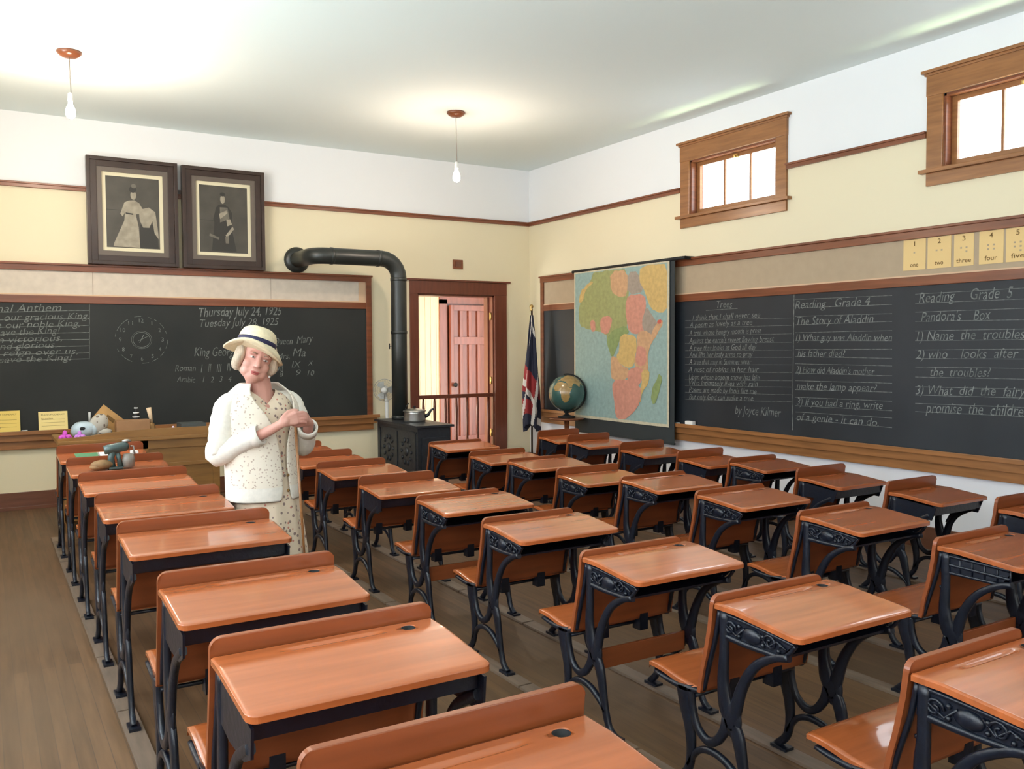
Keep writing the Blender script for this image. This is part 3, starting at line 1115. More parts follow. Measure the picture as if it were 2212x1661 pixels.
def flatbar(bm, pts, widths, t, n=5):
    """bar with in-plane width and thickness t (x), path in (s,z): y=-s"""
    P2 = catmull([Vector((p[0], p[1], 0)) for p in pts], n)
    k = len(pts)-1
    rings = []
    N = len(P2)
    for i, p in enumerate(P2):
        tt = i/(N-1)*k
        a = min(int(tt), k-1)
        wd = widths[a]+(widths[a+1]-widths[a])*(tt-a)
        d = (P2[min(i+1, N-1)]-P2[max(i-1, 0)]).normalized()
        nrm = Vector((-d.y, d.x, 0))
        ring_ = []
        for q, th in ((0.5, 0.25), (0.3, 0.5), (-0.3, 0.5), (-0.5, 0.25), (-0.5, -0.25), (-0.3, -0.5), (0.3, -0.5), (0.5, -0.25)):
            c = p+nrm*wd*q
            ring_.append(bm.verts.new((th*t, -c.x, c.y)))
        rings.append(ring_)
    for i in range(N-1):
        for j in range(8):
            f = bm.faces.new((rings[i][j], rings[i][(j+1) % 8], rings[i+1][(j+1) % 8], rings[i+1][j]))
            f.smooth = True
    bm.faces.new(list(reversed(rings[0])))
    bm.faces.new(rings[-1])


def side_frame_mesh(H, D, style, mirror, zt):
    key = ('frame', H, D, style, mirror, zt)
    if key in MESH:
        return MESH[key]
    bm = bmesh.new()
    k = H/0.70
    T = 0.022

    def B(pts, ws, t=T):
        flatbar(bm, [(a*k, b*k) for a, b in pts], [x_*k for x_ in ws], t)
    B([(0.040, 0.655), (0.040, 0.52), (0.036, 0.42), (0.050, 0.34), (0.078, 0.27)], [0.034, 0.034, 0.044, 0.060, 0.040])
    B([(0.31, 0.578) if style not in ('plain', 'box') else (0.275, 0.572), (0.25, 0.560), (0.175, 0.510), (0.125, 0.435), (0.098, 0.36), (0.085, 0.29)], [0.024, 0.026, 0.030, 0.036, 0.044, 0.040])
    B([(0.075, 0.31), (0.105, 0.25), (0.122, 0.18), (0.140, 0.10), (0.165, 0.035), (0.205, 0.006)], [0.045, 0.052, 0.042, 0.033, 0.028, 0.030])
    add_ell(bm, (0, -0.078*k, 0.305*k), (0.0125, 0.040*k, 0.062*k), sub=3)
    B([(-0.115, 0.345), (-0.108, 0.28), (-0.085, 0.222), (-0.04, 0.192), (0.005, 0.205), (0.04, 0.25), (0.06, 0.30)], [0.026, 0.026, 0.028, 0.030, 0.030, 0.034, 0.05])
    B([(-0.150, 0.350), (-0.140, 0.28), (-0.120, 0.20), (-0.115, 0.12), (-0.130, 0.055), (-0.175, 0.006)], [0.075, 0.062, 0.045, 0.036, 0.030, 0.030])
    B([(-0.125, 0.075), (-0.085, 0.135), (-0.03, 0.160), (0.04, 0.155), (0.10, 0.125), (0.145, 0.09)], [0.016, 0.022, 0.024, 0.024, 0.022, 0.016])
    B([(-0.30, 0.348), (-0.22, 0.338), (-0.14, 0.338), (-0.06, 0.352)], [0.012, 0.018, 0.022, 0.014])
    B([(-0.055, 0.36), (-0.03, 0.45), (0.0, 0.55), (0.02, 0.65)], [0.016, 0.014, 0.014, 0.016], 0.016)
    for s_ in (-0.16, 0.19):
        add_box(bm, -0.022, 0.022, -(s_+0.045)*k, -(s_-0.03)*k, 0.0, 0.011)
    # side plate of the book box
    zt0, zt1 = 0.652*k, 0.622*k
    D_ = D
    if style == 'plain':
        add_poly(bm, [(0, -0.03, zt0), (0, -D_+0.005, zt1), (0, -D_+0.012, 0.560*k), (0, -D_*0.80, 0.535*k), (0, -D_*0.42, 0.530*k), (0, -0.04, 0.545*k)], (1, 0, 0), 0.007)
    elif style == 'box':
        add_poly(bm, [(0, -0.02, zt0), (0, -D_+0.02, zt1), (0, -D_+0.05, 0.545*k), (0, -0.02, 0.560*k)], (1, 0, 0), 0.008)
        add_poly(bm, [(0, -D_+0.03, 0.58*k), (0, -D_*0.55, 0.50*k), (0, -D_*0.30, 0.40*k), (0, -D_*0.24, 0.42*k), (0, -D_*0.40, 0.555*k)], (1, 0, 0), 0.007)
    elif style == 'grid':
        for z0_, z1_ in ((0.640, 0.632), (0.605, 0.598), (0.572, 0.570)):
            flatbar(bm, [(0.03, z0_*k), (D_*0.5, (z0_+z1_)/2*k), (D_*0.88, z1_*k)], [0.012]*3, 0.012)
        for i in range(6):
            s_ = 0.05+(D_-0.09)*i/5
            flatbar(bm, [(s_, 0.57*k), (s_, 0.642*k)], [0.007, 0.007], 0.008, 1)
        add_poly(bm, [(-0.004, -0.03, zt0), (-0.004, -D_+0.04, zt1), (-0.004, -D_*0.80, 0.58*k), (-0.004, -0.04, 0.565*k)], (1, 0, 0), 0.003)
    else:
        flatbar(bm, [(0.03, 0.572*k), (D_*0.45, 0.568*k), (D_*0.82, 0.572*k)], [0.02, 0.018, 0.014], 0.018)
        flatbar(bm, [(0.03, 0.645*k), (D_*0.5, 0.637*k), (D_*0.95, 0.622*k)], [0.012]*3, 0.014)
        flatbar(bm, [(D_*0.82, 0.572*k), (D_*0.90, 0.595*k), (D_*0.96, 0.622*k)], [0.012]*3, 0.014)
        add_poly(bm, [(-0.003, -0.03, zt0), (-0.003, -D_+0.02, zt1), (-0.003, -D_*0.80, 0.58*k), (-0.003, -0.04, 0.565*k)], (1, 0, 0), 0.003)
        # oval medallion, scrolls and beads
        add_ell(bm, (0, -D_*0.46, 0.603*k), (0.013, 0.042, 0.026), sub=2)
        for c0, sg in ((0.20, 1), (0.68, -1)):
            pts = []
            for i in range(14):
                a = i/13*2.6*PI
                r = 0.006+0.020*(1-i/13)
                pts.append((0.004, -(D_*c0)-sg*r*math.cos(a), 0.604*k+r*math.sin(a)))
            add_tube(bm, pts, 0.0042, 6)
        for s_, z_ in ((0.10, 0.622), (0.10, 0.59), (0.31, 0.62), (0.31, 0.588), (0.60, 0.615), (0.60, 0.588), (0.80, 0.607), (0.78, 0.588)):
            add_ell(bm, (0.002, -D_*s_, z_*k), (0.009, 0.008, 0.009), sub=1)
        add_tube(bm, [(0.004, -0.045, 0.580*k), (0.004, -D_*0.15, 0.612*k), (0.004, -D_*0.28, 0.586*k), (0.004, -D_*0.38, 0.62*k)], 0.004, 6)
        add_tube(bm, [(0.004, -D_*0.56, 0.622*k), (0.004, -D_*0.66, 0.588*k), (0.004, -D_*0.76, 0.616*k), (0.004, -D_*0.86, 0.600*k)], 0.004, 6)
    # bolts through the panel bracket
    for z_ in (0.62, 0.50):
        add_ell(bm, (-0.016, -0.012, z_*k), (0.010, 0.010, 0.010), sub=1)
    dz = (zt-0.0215)-0.655*k
    for v in bm.verts:
        q = (v.co.z/k-0.40)/0.14
        v.co.z += dz*max(0.0, min(1.0, q))
    if mirror:
        for v in bm.verts:
            v.co.x = -v.co.x
    MESH[key] = mesh('side_frame', bm, M['iron'])
    return MESH[key]


def desktop_mesh(W, D, lip, zt):
    """top with level strip (pen groove, inkwell hole) and sloping writing surface; zt top height at the panel"""
    key = ('top', W, D, lip, zt)
    if key in MESH:
        return MESH[key]
    th = 0.019
    rc = 0.028
    xl = [rc*(1-math.cos(PI/2*q/8)) for q in range(8)]
    xs_ = xl+[rc+(W-2*rc)*q/26 for q in range(27)]+[W-q for q in reversed(xl)]
    ss_ = [0, 0.004, 0.012]+[0.020+0.0045*q for q in range(12)]+[0.085]+[0.085+(D-0.095)*q/12 for q in range(1, 12)]+[D-0.008, D-0.004, D]
    nx, ns = len(xs_), len(ss_)
    flat = 0.085
    drop = 0.024
    bm = bmesh.new()
    top, bot = [], []
    for i in range(nx):
        a = xs_[i]/W
        rt, rb = [], []
        for j in range(ns):
            c = ss_[j]/D
            s = c*D
            x = -W/2+a*W
            # rounded front corners
            dx = min(a, 1-a)*W
            lim = D
            if dx < rc:
                lim = D-rc+math.sqrt(max(0, rc*rc-(rc-dx)**2))
            if s > 0.085:
                s = 0.085+(s-0.085)*(lim-0.085)/(D-0.085)
            z = zt-(0.0 if s < flat else (s-flat)/(D-flat)*drop)
            # soft edges
            ed = min(dx, lim-s)
            if ed < 0.006:
                z -= 0.004*(1-ed/0.006)
            g = 0.0
            ga = (a-0.50)/0.22
            gs = (s-0.042)/0.0125
            if abs(ga) < 1 and abs(gs) < 1:
                g = 0.008*(1-gs*gs)*(1-ga**8)
            rt.append(bm.verts.new((x, -s-0.012, z-g)))
            zz = zt-(0.0 if s < flat else (s-flat)/(D-flat)*drop)
            rb.append(bm.verts.new((x, -s-0.012, zz-th)))
        top.append(rt)
        bot.append(rb)
    for i in range(nx-1):
        for j in range(ns-1):
            f = bm.faces.new((top[i][j], top[i][j+1], top[i+1][j+1], top[i+1][j]))
            f.smooth = True
            bm.faces.new((bot[i][j], bot[i+1][j], bot[i+1][j+1], bot[i][j+1]))
    for i in range(nx-1):
        bm.faces.new((top[i][0], top[i+1][0], bot[i+1][0], bot[i][0]))
        bm.faces.new((top[i][-1], bot[i][-1], bot[i+1][-1], top[i+1][-1]))
    for j in range(ns-1):
        bm.faces.new((top[0][j], bot[0][j], bot[0][j+1], top[0][j+1]))
        bm.faces.new((top[-1][j], top[-1][j+1], bot[-1][j+1], bot[-1][j]))
    me = mesh('desktop', bm, M['desk'])
    cb = bmesh.new()
    add_lathe(cb, [(0.021, zt-0.012), (0.021, zt+0.05)], (W*0.5-W*0.155, -0.058, 0), 20)
    cut = mesh('cut', cb, M['black'])
    res = baked(me, [('BOOLEAN', dict(operation='DIFFERENCE', cutter=cut, solver='EXACT'))])
    if len(res.vertices) < 500:
        res = me
    MESH[key] = res
    return res


def panel_mesh(W, H, lip):
    key = ('panel', W, H, lip)
    if key in MESH:
        return MESH[key]
    k = H/0.70
    bm = bmesh.new()
    prof = [(0.0, H), (-0.010*k, 0.60*k), (-0.030*k, 0.50*k), (-0.050*k, 0.42*k), (-0.062*k, 0.352*k)]   # centre line (s,z)
    pr = [Vector((0, H, 0)), Vector((-0.0003, H-0.004, 0)), Vector((-0.0008, H-0.012, 0)), Vector((-0.002, H-0.03, 0))]+catmull([Vector((a, b, 0)) for a, b in prof[1:]], 5)
    th = 0.017
    N = len(pr)
    rc = 0.030
    xl = [rc*(1-math.cos(PI/2*q/7)) for q in range(7)]
    xs_ = xl+[rc+(W-2*rc)*q/14 for q in range(15)]+[W-q for q in reversed(xl)]
    nx = len(xs_)
    F, Bk = [], []
    for i in range(nx):
        a = xs_[i]/W
        x = -W/2+a*W
        f_, b_ = [], []
        for j, p in enumerate(pr):
            d = (pr[min(j+1, N-1)]-pr[max(j-1, 0)]).normalized()
            n = Vector((-d.y, d.x, 0))
            z = p.y
            dx = min(a, 1-a)*W
            lim = H
            if dx < rc:
                lim = H-rc+math.sqrt(max(0, rc*rc-(rc-dx)**2))
            zz = min(z, lim)
            f_.append(bm.verts.new((x, -(p.x+n.x*th/2), zz+n.y*th/2*0)))
            b_.append(bm.verts.new((x, -(p.x-n.x*th/2), zz)))
        F.append(f_)
        Bk.append(b_)
    for i in range(nx-1):
        for j in range(N-1):
            q = bm.faces.new((F[i][j], F[i+1][j], F[i+1][j+1], F[i][j+1]))
            q.smooth = True
            q = bm.faces.new((Bk[i][j], Bk[i][j+1], Bk[i+1][j+1], Bk[i+1][j]))
            q.smooth = True
        bm.faces.new((F[i][0], Bk[i][0], Bk[i+1][0], F[i+1][0]))
        bm.faces.new((F[i][-1], F[i+1][-1], Bk[i+1][-1], Bk[i][-1]))
    for j in range(N-1):
        bm.faces.new((F[0][j], F[0][j+1], Bk[0][j+1], Bk[0][j]))
        bm.faces.new((F[-1][j], Bk[-1][j], Bk[-1][j+1], F[-1][j+1]))
    MESH[key] = mesh('backrest', bm, M['desk_shaded'])
    return MESH[key]


def seat_mesh(W, H):
    key = ('seat', W, H)
    if key in MESH:
        return MESH[key]
    k = H/0.70
    bm = bmesh.new()
    prof = catmull([Vector((-0.355*k, 0.362*k, 0)), Vector((-0.335*k, 0.374*k, 0)), Vector((-0.27*k, 0.372*k, 0)), Vector((-0.18*k, 0.358*k, 0)), Vector((-0.085*k, 0.352*k, 0))], 5)
    th = 0.014
    nx = 21
    N = len(prof)
    A, Bq = [], []
    for i in range(nx):
        a = i/(nx-1)
        dx = min(a, 1-a)*W
        fa, fb = [], []
        for j, p in enumerate(prof):
            s = p.x
            lim = prof[0].x
            rc = 0.02
            if dx < rc:
                lim = prof[0].x+rc-math.sqrt(max(0, rc*rc-(rc-dx)**2))
            s = max(s, lim)
            x = -W/2+a*W
            fa.append(bm.verts.new((x, -s, p.y)))
            fb.append(bm.verts.new((x, -s, p.y-th)))
        A.append(fa)
        Bq.append(fb)
    for i in range(nx-1):
        for j in range(N-1):
            q = bm.faces.new((A[i][j], A[i][j+1], A[i+1][j+1], A[i+1][j]))
            q.smooth = True
            bm.faces.new((Bq[i][j], Bq[i+1][j], Bq[i+1][j+1], Bq[i][j+1]))
        bm.faces.new((A[i][0], A[i+1][0], Bq[i+1][0], Bq[i][0]))
        bm.faces.new((A[i][-1], Bq[i][-1], Bq[i+1][-1], A[i+1][-1]))
    for j in range(N-1):
        bm.faces.new((A[0][j], Bq[0][j], Bq[0][j+1], A[0][j+1]))
        bm.faces.new((A[-1][j], A[-1][j+1], Bq[-1][j+1], Bq[-1][j]))
    MESH[key] = mesh('seat', bm, M['desk'])
    return MESH[key]


def misc_mesh(W, H, D, zt):
    key = ('misc', W, H, D, zt)
    if key in MESH:
        return MESH[key]
    k = H/0.70
    out = {}
    bm = bmesh.new()        # iron / wood book shelf under the top
    zs = zt-0.105
    add_poly(bm, [(-W/2+0.02, -0.02, zs), (W/2-0.02, -0.02, zs), (W/2-0.02, -D*0.82, zs+0.004), (-W/2+0.02, -D*0.82, zs+0.004)], (0, 0, -1), 0.008)
    add_box(bm, -W/2+0.02, W/2-0.02, -0.024, -0.016, zs-0.005, zt-0.02)
    out['shelf'] = mesh('book_shelf', bm, M['iron'])
    bm = bmesh.new()        # crossing seat support casting
    for sx in (-1, 1):
        x = sx*W*0.20
        add_box(bm, x-0.022, x+0.022, 0.05*k, 0.10*k, 0.30*k, 0.395*k)
        add_box(bm, x-0.010, x+0.010, 0.08*k, 0.30*k, 0.325*k, 0.345*k)
    add_tube(bm, [(-W/2+0.02, 0.10*k, 0.325*k), (W/2-0.02, 0.10*k, 0.325*k)], 0.008, 8)
    out['hinge'] = mesh('seat_hinge', bm, M['iron'])
    bm = bmesh.new()
    c = (W*0.5-W*0.155, -0.058)
    add_lathe(bm, [(0.0005, zt-0.0105), (0.0198, zt-0.0105), (0.0202, zt-0.001), (0.0188, zt-0.001), (0.0186, zt-0.009), (0.0005, zt-0.0095)], (c[0], c[1], 0), 20)
    out['ink'] = mesh('inkwell', bm, M['black'])
    MESH[key] = out
    return out


ORD = ['front', 'second', 'third', 'fourth', 'fifth', 'sixth', 'seventh', 'eighth', 'ninth']
COLN = ['leftmost row', 'row beside the person', 'row in front of the doorway', 'row along the right chalkboard']


def student_desk(x0, y, H, W, D, lip, style, label, rail=False, wide=0.0):
    t = thing('student_desk', label, 'school desk', (x0+W/2, y, 0.012), group='wooden school desks with iron frames')
    zt = H-lip
    put('desktop', desktop_mesh(W+wide, D, lip, zt), t, (wide/2, 0, 0))
    put('backrest', panel_mesh(W, H, lip), t)
    put('seat', seat_mesh(W-0.03, H), t)
    put('side_frame', side_frame_mesh(H, D, style, True, zt), t, (-W/2+0.018, 0, 0))
    put('side_frame', side_frame_mesh(H, D, style, False, zt), t, (W/2-0.018, 0, 0))
    mm = misc_mesh(W, H, D, zt)
    put('book_shelf', mm['shelf'], t)
    put('seat_hinge', mm['hinge'], t)
    put('inkwell', mm['ink'], t, (wide-wide*0.155, 0, 0))
    if style in ('box', 'plain'):
        bm = bmesh.new()
        k = H/0.70
        add_box(bm, -W/2+0.02, W/2-0.02, -D+0.035, -D+0.045, zt-0.098, zt-0.036)
        obj('box_front', bm, M['iron'], t)
    if rail:
        k = H/0.70
        bm = bmesh.new()
        add_box(bm, -W/2+0.03, W/2-0.03, -0.065, -0.050, 0.225*k, 0.305*k)
        obj('lower_rail', bm, M['desk_shaded'], t, bevel=0.004)
    return t


HZ = 0.012      # desks stand on the runners


def ysolve(u, v, H):
    return P(u, v, 2, H+HZ)[1]


rows = []
# (list of (u,v) of the upper left corner of the backrest, H, lip, style)
col1 = [(113, 963, .06), (132, 990, .05), (173, 1021, .05), (208, 1066, .05), (253, 1127, .05), (333, 1238, .05), (450, 1379, .045), (675, 1614, .07)]
W1 = [.60, .60, .60, .60, .632, .588, .605, .625]
for i, (u, v, lip) in enumerate(col1):
    W = W1[i]
    extra = {0: ', with green and white papers', 1: ', with the pencil sharpener', 7: ', nearest the camera'}.get(i, '')
    student_desk(-5.545, ysolve(u, v, 0.79), 0.79, W, 0.348, lip, 'plain', 'varnished school desk, %s of the leftmost row%s' % (ORD[i], extra))
    rows.append((0, i))
col2 = [(None, -2.02, .05), (None, -2.76, .05), (702, 997, .045), (797, 1027, .055), (905, 1070, .022), (1047, 1118, .025), (1255, 1190, .022), (1540, 1285, .022), (1965, 1425, .030)]
for i, (u, v, lip) in enumerate(col2):
    H = 0.692
    y = v if u is None else ysolve(u, v, H)
    extra = {4: ', low backrest lip', 7: ', window glare on its corner', 8: ', cut by the right edge'}.get(i, '')
    student_desk(-3.985, y, H, 0.525, 0.345, lip, 'plain' if i < 4 else 'ornate', 'varnished school desk, %s in the row beside the person%s' % (ORD[i], extra), rail=i in (4, 6), wide=0.028)
col3 = [(917, 955, .67, .02), (990, 977, .66, .035), (1085, 992, .665, .02), (1197, 1012, .67, .045), (1335, 1030, .70, .02), (1503, 1060, .705, .022), (1715, 1105, .705, .022), (2005, 1165, .705, .03)]
for i, (u, v, H, lip) in enumerate(col3):
    extra = {7: ', iron side with square grid'}.get(i, '')
    student_desk(-2.645, ysolve(u, v, H), H, 0.53, 0.345, lip, 'grid' if i in (7,) else 'ornate', 'school desk, %s in the row starting by the doorway%s' % (ORD[i], extra), rail=i == 7)
col4 = [(1162, 930), (1243, 938), (1335, 956), (1450, 975), (1575, 990), (1735, 1010), (1915, 1040), (2130, 1078)]
for i, (u, v) in enumerate(col4):
    H = 0.685
    extra = {4: ', scrolled iron side'}.get(i, '')
    student_desk(-1.365, ysolve(u, v, H), H, 0.485, 0.335, .03 if i == 4 else .062, 'ornate' if i == 4 else 'box', 'small varnished school desk, %s in the row along the right chalkboard%s' % (ORD[i], extra))

# runners the desks are screwed to
names = ['leftmost desk row', 'desk row beside the person', 'desk row by the doorway', 'desk row along the right chalkboard']
for (xa, xb, y0, y1, nm) in [(-5.545+0.018, -5.545+0.605-0.018, -9.3, -1.6, names[0]), (-3.985+0.018, -3.985+0.525-0.018, -9.2, -1.7, names[1]),
                             (-2.645+0.018, -2.645+0.53-0.018, -8.0, -2.1, names[2]), (-1.365+0.018, -1.365+0.485-0.018, -8.0, -1.9, names[3])]:
    for sd, x in (('left', xa), ('right', xb)):
        bm = bmesh.new()
        y = y0
        q = 0
        while y < y1-0.2:
            L = min(0.75, y1-y)
            add_box(bm, x-0.036, x+0.036, y, y+L-0.012, 0, 0.012+0.0005*(q % 2))
            y += L
            q += 1
        o = obj('floor_runner', bm, M['runner'], bevel=0.002)
        tag(o, 'grey-brown wooden floor strip under the %s side of the %s' % (sd, nm), 'floor strip', 'floor strips under the desks')


# ------------------------------------------------------------------ stove, pipe, kettle, fan
sv = thing('iron_stove', 'black cast iron box stove in front of the doorway', 'stove', (-2.08, -0.94, 0))
SX0, SX1, SY0, SY1, SZ = -0.185, 0.185, -0.52, 0.52, 0.70
bm = bmesh.new()
add_box(bm, SX0, SX1, SY0, SY1, 0.20, SZ)
for yy in (-0.48, -0.02, 0.44):      # raised ribs and scrolls on the left side
    add_box(bm, SX0-0.008, SX0, yy, yy+0.03, 0.24, 0.66)
for zz in (0.24, 0.64):
    add_box(bm, SX0-0.008, SX0, SY0+0.02, SY1-0.02, zz, zz+0.02)
for cy_ in (-0.24, 0.22):
    for a in range(10):
        an = a/10*2*PI
        add_ell(bm, (SX0-0.004, cy_+0.12*math.cos(an), 0.44+0.12*math.sin(an)), (0.010, 0.03, 0.022), (an, 0, 0), sub=1)
    add_ell(bm, (SX0-0.002, cy_, 0.44), (0.016, 0.05, 0.05), sub=2)
obj('firebox', bm, M['iron2'], sv)
bm = bmesh.new()
add_box(bm, SX0-0.03, SX1+0.03, SY0-0.03, SY1+0.03, SZ, SZ+0.025)
obj('stove_top', bm, M['iron2'], sv, bevel=0.006)
bm = bmesh.new()
add_box(bm, SX0-0.02, SX1+0.02, SY0-0.02, SY1+0.02, 0.17, 0.20)
obj('stove_base', bm, M['iron2'], sv, bevel=0.005)
bm = bmesh.new()
add_box(bm, SX0+0.04, SX1-0.04, SY0-0.02, SY0, 0.26, 0.60)
add_tube(bm, [(SX1-0.06, SY0-0.03, 0.40), (SX1-0.06, SY0-0.05, 0.46)], 0.01, 8)
obj('stove_door', bm, M['iron2'], sv, bevel=0.004)
for sx in (SX0+0.03, SX1-0.03):
    for sy in (SY0+0.06, SY1-0.06):
        bm = bmesh.new()
        add_tube(bm, [(sx, sy, 0.18), (sx*1.1, sy*1.02, 0.10), (sx*1.25, sy*1.05, 0.0)], [0.03, 0.018, 0.025], 8)
        obj('leg', bm, M['iron2'], sv)
# pipe
pz = 2.475
R_ = 0.086
sp = thing('stove_pipe', 'black stove pipe rising from the stove and bending to the wall', 'stove pipe', (-2.075, -0.60, 0.728))
bm = bmesh.new()
path = [(0, 0, 0), (0, 0, 0.8), (0, 0, pz-0.728-0.20)]
for a in (15, 30, 45, 60, 75):
    an = math.radians(a)
    path.append((-0.20*(1-math.cos(an)), 0, pz-0.728-0.20+0.20*math.sin(an)))
path += [(-0.20, 0, pz-0.728), (-0.50, 0, pz-0.728), (-0.80, 0, pz-0.728)]
for a in (20, 40, 60, 80):
    an = math.radians(a)
    path.append((-0.80-0.14*math.sin(an), 0.14*(1-math.cos(an)), pz-0.728))
path += [(-0.942, 0.16, pz-0.728), (-0.942, 0.595, pz-0.728)]
add_tube(bm, path, R_, 24)
pp = obj('pipe', bm, M['pipe'], sp)
for pos, ax in (((0, 0, 0.02), 'Z'), ((0, 0, 0.95), 'Z'), ((0, 0, pz-0.728-0.22), 'Z'), ((-0.24, 0, pz-0.728), 'X'), ((-0.76, 0, pz-0.728), 'X')):
    bm = bmesh.new()
    rot = Matrix.Identity(4) if ax == 'Z' else Matrix.Rotation(PI/2, 4, 'Y')
    add_lathe(bm, [(R_+0.001, -0.018), (R_+0.005, -0.012), (R_+0.005, 0.012), (R_+0.001, 0.018)], pos, 24, M4=rot)
    obj('pipe_band', bm, M['pipe'], pp)
bm = bmesh.new()
add_lathe(bm, [(R_+0.002, 0.04), (R_+0.035, 0.02), (R_+0.055, 0.0), (R_+0.055, -0.01), (R_, -0.01)], (-0.942, 0.588, pz-0.728), 28, M4=Matrix.Rotation(PI/2, 4, 'X'))
obj('wall_collar', bm, M['pipe'], sp)
bm = bmesh.new()
add_tube(bm, [(-0.09, 0, 0.80), (-0.115, 0, 0.80)], 0.004, 6)
add_tube(bm, [(-0.115, 0, 0.77), (-0.115, 0, 0.83)], 0.007, 8)
obj('damper_handle', bm, M['black'], sp)

kt = thing('kettle', 'dull silver kettle with lid and spout on the stove', 'kettle', (-2.075, -0.98, 0.725))
bm = bmesh.new()
add_lathe(bm, [(0.005, 0.0), (0.112, 0.0), (0.116, 0.02), (0.108, 0.09), (0.112, 0.11), (0.10, 0.118)], seg=28)
obj('kettle_body', bm, M['steel'], kt)
bm = bmesh.new()
add_lathe(bm, [(0.124, 0.112), (0.118, 0.122), (0.08, 0.135), (0.03, 0.142), (0.012, 0.145)], seg=28)
ld = obj('lid', bm, M['steel'], kt)
bm = bmesh.new()
add_lathe(bm, [(0.006, 0.144), (0.014, 0.155), (0.012, 0.168), (0.001, 0.17)], seg=14)
obj('knob', bm, M['black'], ld)
bm = bmesh.new()
add_tube(bm, [(0.10, -0.03, 0.05), (0.14, -0.04, 0.07), (0.17, -0.05, 0.12), (0.20, -0.06, 0.135)], [0.024, 0.018, 0.012, 0.012], 10)
obj('spout', bm, M['iron2'], kt)
bm = bmesh.new()
hp = [(-0.10*math.cos(a), 0.02*math.cos(a), 0.11+0.11*math.sin(a)) for a in [i*PI/10 for i in range(11)]]
add_tube(bm, hp[:4], 0.005, 8)
obj('handle', bm, M['black'], kt)

fan = thing('electric_fan', 'white round electric fan behind the stove pipe', 'fan', (-2.068, -0.16, 0.0))
bm = bmesh.new()
add_lathe(bm, [(0.14, 0.0), (0.14, 0.015), (0.05, 0.03), (0.02, 0.05)], seg=24)
obj('fan_base', bm, M['white'], fan)
bm = bmesh.new()
add_tube(bm, [(0.03, 0, 0.03), (0.03, 0, 0.5), (0.025, 0, 0.90), (0.0, 0.035, 1.02)], [0.018, 0.018, 0.022, 0.018], 12)
obj('pole', bm, M['white'], fan)
head = Matrix.Translation((-0.01, -0.02, 1.03)) @ Matrix.Rotation(-0.5, 4, 'Z') @ Matrix.Rotation(PI/2, 4, 'X')
bm = bmesh.new()
for r in (0.125, 0.10, 0.075, 0.05):
    zz = 0.035 if r < 0.11 else 0.0
    pts = [head @ Vector((r*math.cos(a), r*math.sin(a), zz)) for a in [i*2*PI/32 for i in range(33)]]
    add_tube(bm, pts, 0.0035 if r > 0.11 else 0.0012, 5, cap=False)
for i in range(36):
    a = i*2*PI/36
    add_tube(bm, [head @ Vector((0.03*math.cos(a), 0.03*math.sin(a), 0.042)), head @ Vector((0.09*math.cos(a), 0.09*math.sin(a), 0.036)), head @ Vector((0.125*math.cos(a), 0.125*math.sin(a), 0))], 0.0009, 4)
obj('grille', bm, M['steel'], fan)
bm = bmesh.new()
add_lathe(bm, [(0.001, 0.046), (0.032, 0.044), (0.034, 0.036), (0.001, 0.034)], seg=20, M4=head)
obj('hub', bm, M['white'], fan)
bm = bmesh.new()
for i in range(3):
    a0 = i*2*PI/3
    vs = []
    for r, da, z in ((0.02, -0.3, 0.0), (0.10, -0.45, -0.01), (0.112, 0.1, 0.0), (0.10, 0.5, 0.012), (0.02, 0.5, 0.01)):
        vs.append(head @ Vector((r*math.cos(a0+da), r*math.sin(a0+da), z)))
    nn = (vs[1]-vs[0]).cross(vs[2]-vs[0]).normalized()
    add_poly(bm, vs, nn, 0.002)
obj('blades', bm, mat('grey_blades', (0.50, 0.52, 0.50), 0.3), fan)
bm = bmesh.new()
add_ell(bm, head @ Vector((0, 0, -0.05)), (0.05, 0.05, 0.05), sub=2)
obj('motor', bm, M['white'], fan)

# ------------------------------------------------------------------ flag and globe
M['navy'] = mat('flag_navy', (0.012, 0.014, 0.035), 0.8)
M['flagred'] = mat('flag_red', (0.26, 0.018, 0.02), 0.8)
M['flagwhite'] = mat('flag_white', (0.62, 0.58, 0.54), 0.8)
fl = thing('flag_on_pole', 'furled dark blue, red and white flag on a pole in the corner', 'flag', (-0.224, -0.395, 0))
bm = bmesh.new()
add_tube(bm, [(0, 0, 0.02), (0.005, 0, 1.96)], 0.012, 10)
obj('pole', bm, M['darkwood'], fl)
bm = bmesh.new()
add_lathe(bm, [(0.012, 1.95), (0.02, 1.965), (0.012, 1.98), (0.026, 2.0), (0.022, 2.02), (0.002, 2.035)], seg=14)
obj('finial', bm, M['brass'], fl)
bm = bmesh.new()
add_lathe(bm, [(0.12, 0), (0.12, 0.02), (0.05, 0.04), (0.02, 0.10)], seg=20)
obj('flag_stand', bm, M['brass'], fl)
bm = bmesh.new()
nz_, na = 150, 110
g_ = []
for i in range(nz_+1):
    t_ = i/nz_
    z = 1.90-1.38*t_
    rad = 0.016+0.075*min(1, t_*1.6)**0.9
    row = []
    for j in range(na):
        a = 2*PI*j/na
        rr = rad*(1+0.28*math.sin(5*a+t_*3)+0.12*math.sin(9*a-2*t_))
        row.append(bm.verts.new((rr*math.cos(a)-0.012*t_, rr*math.sin(a)*0.75-0.01, z+0.05*t_*math.sin(a*2))))
    g_.append(row)
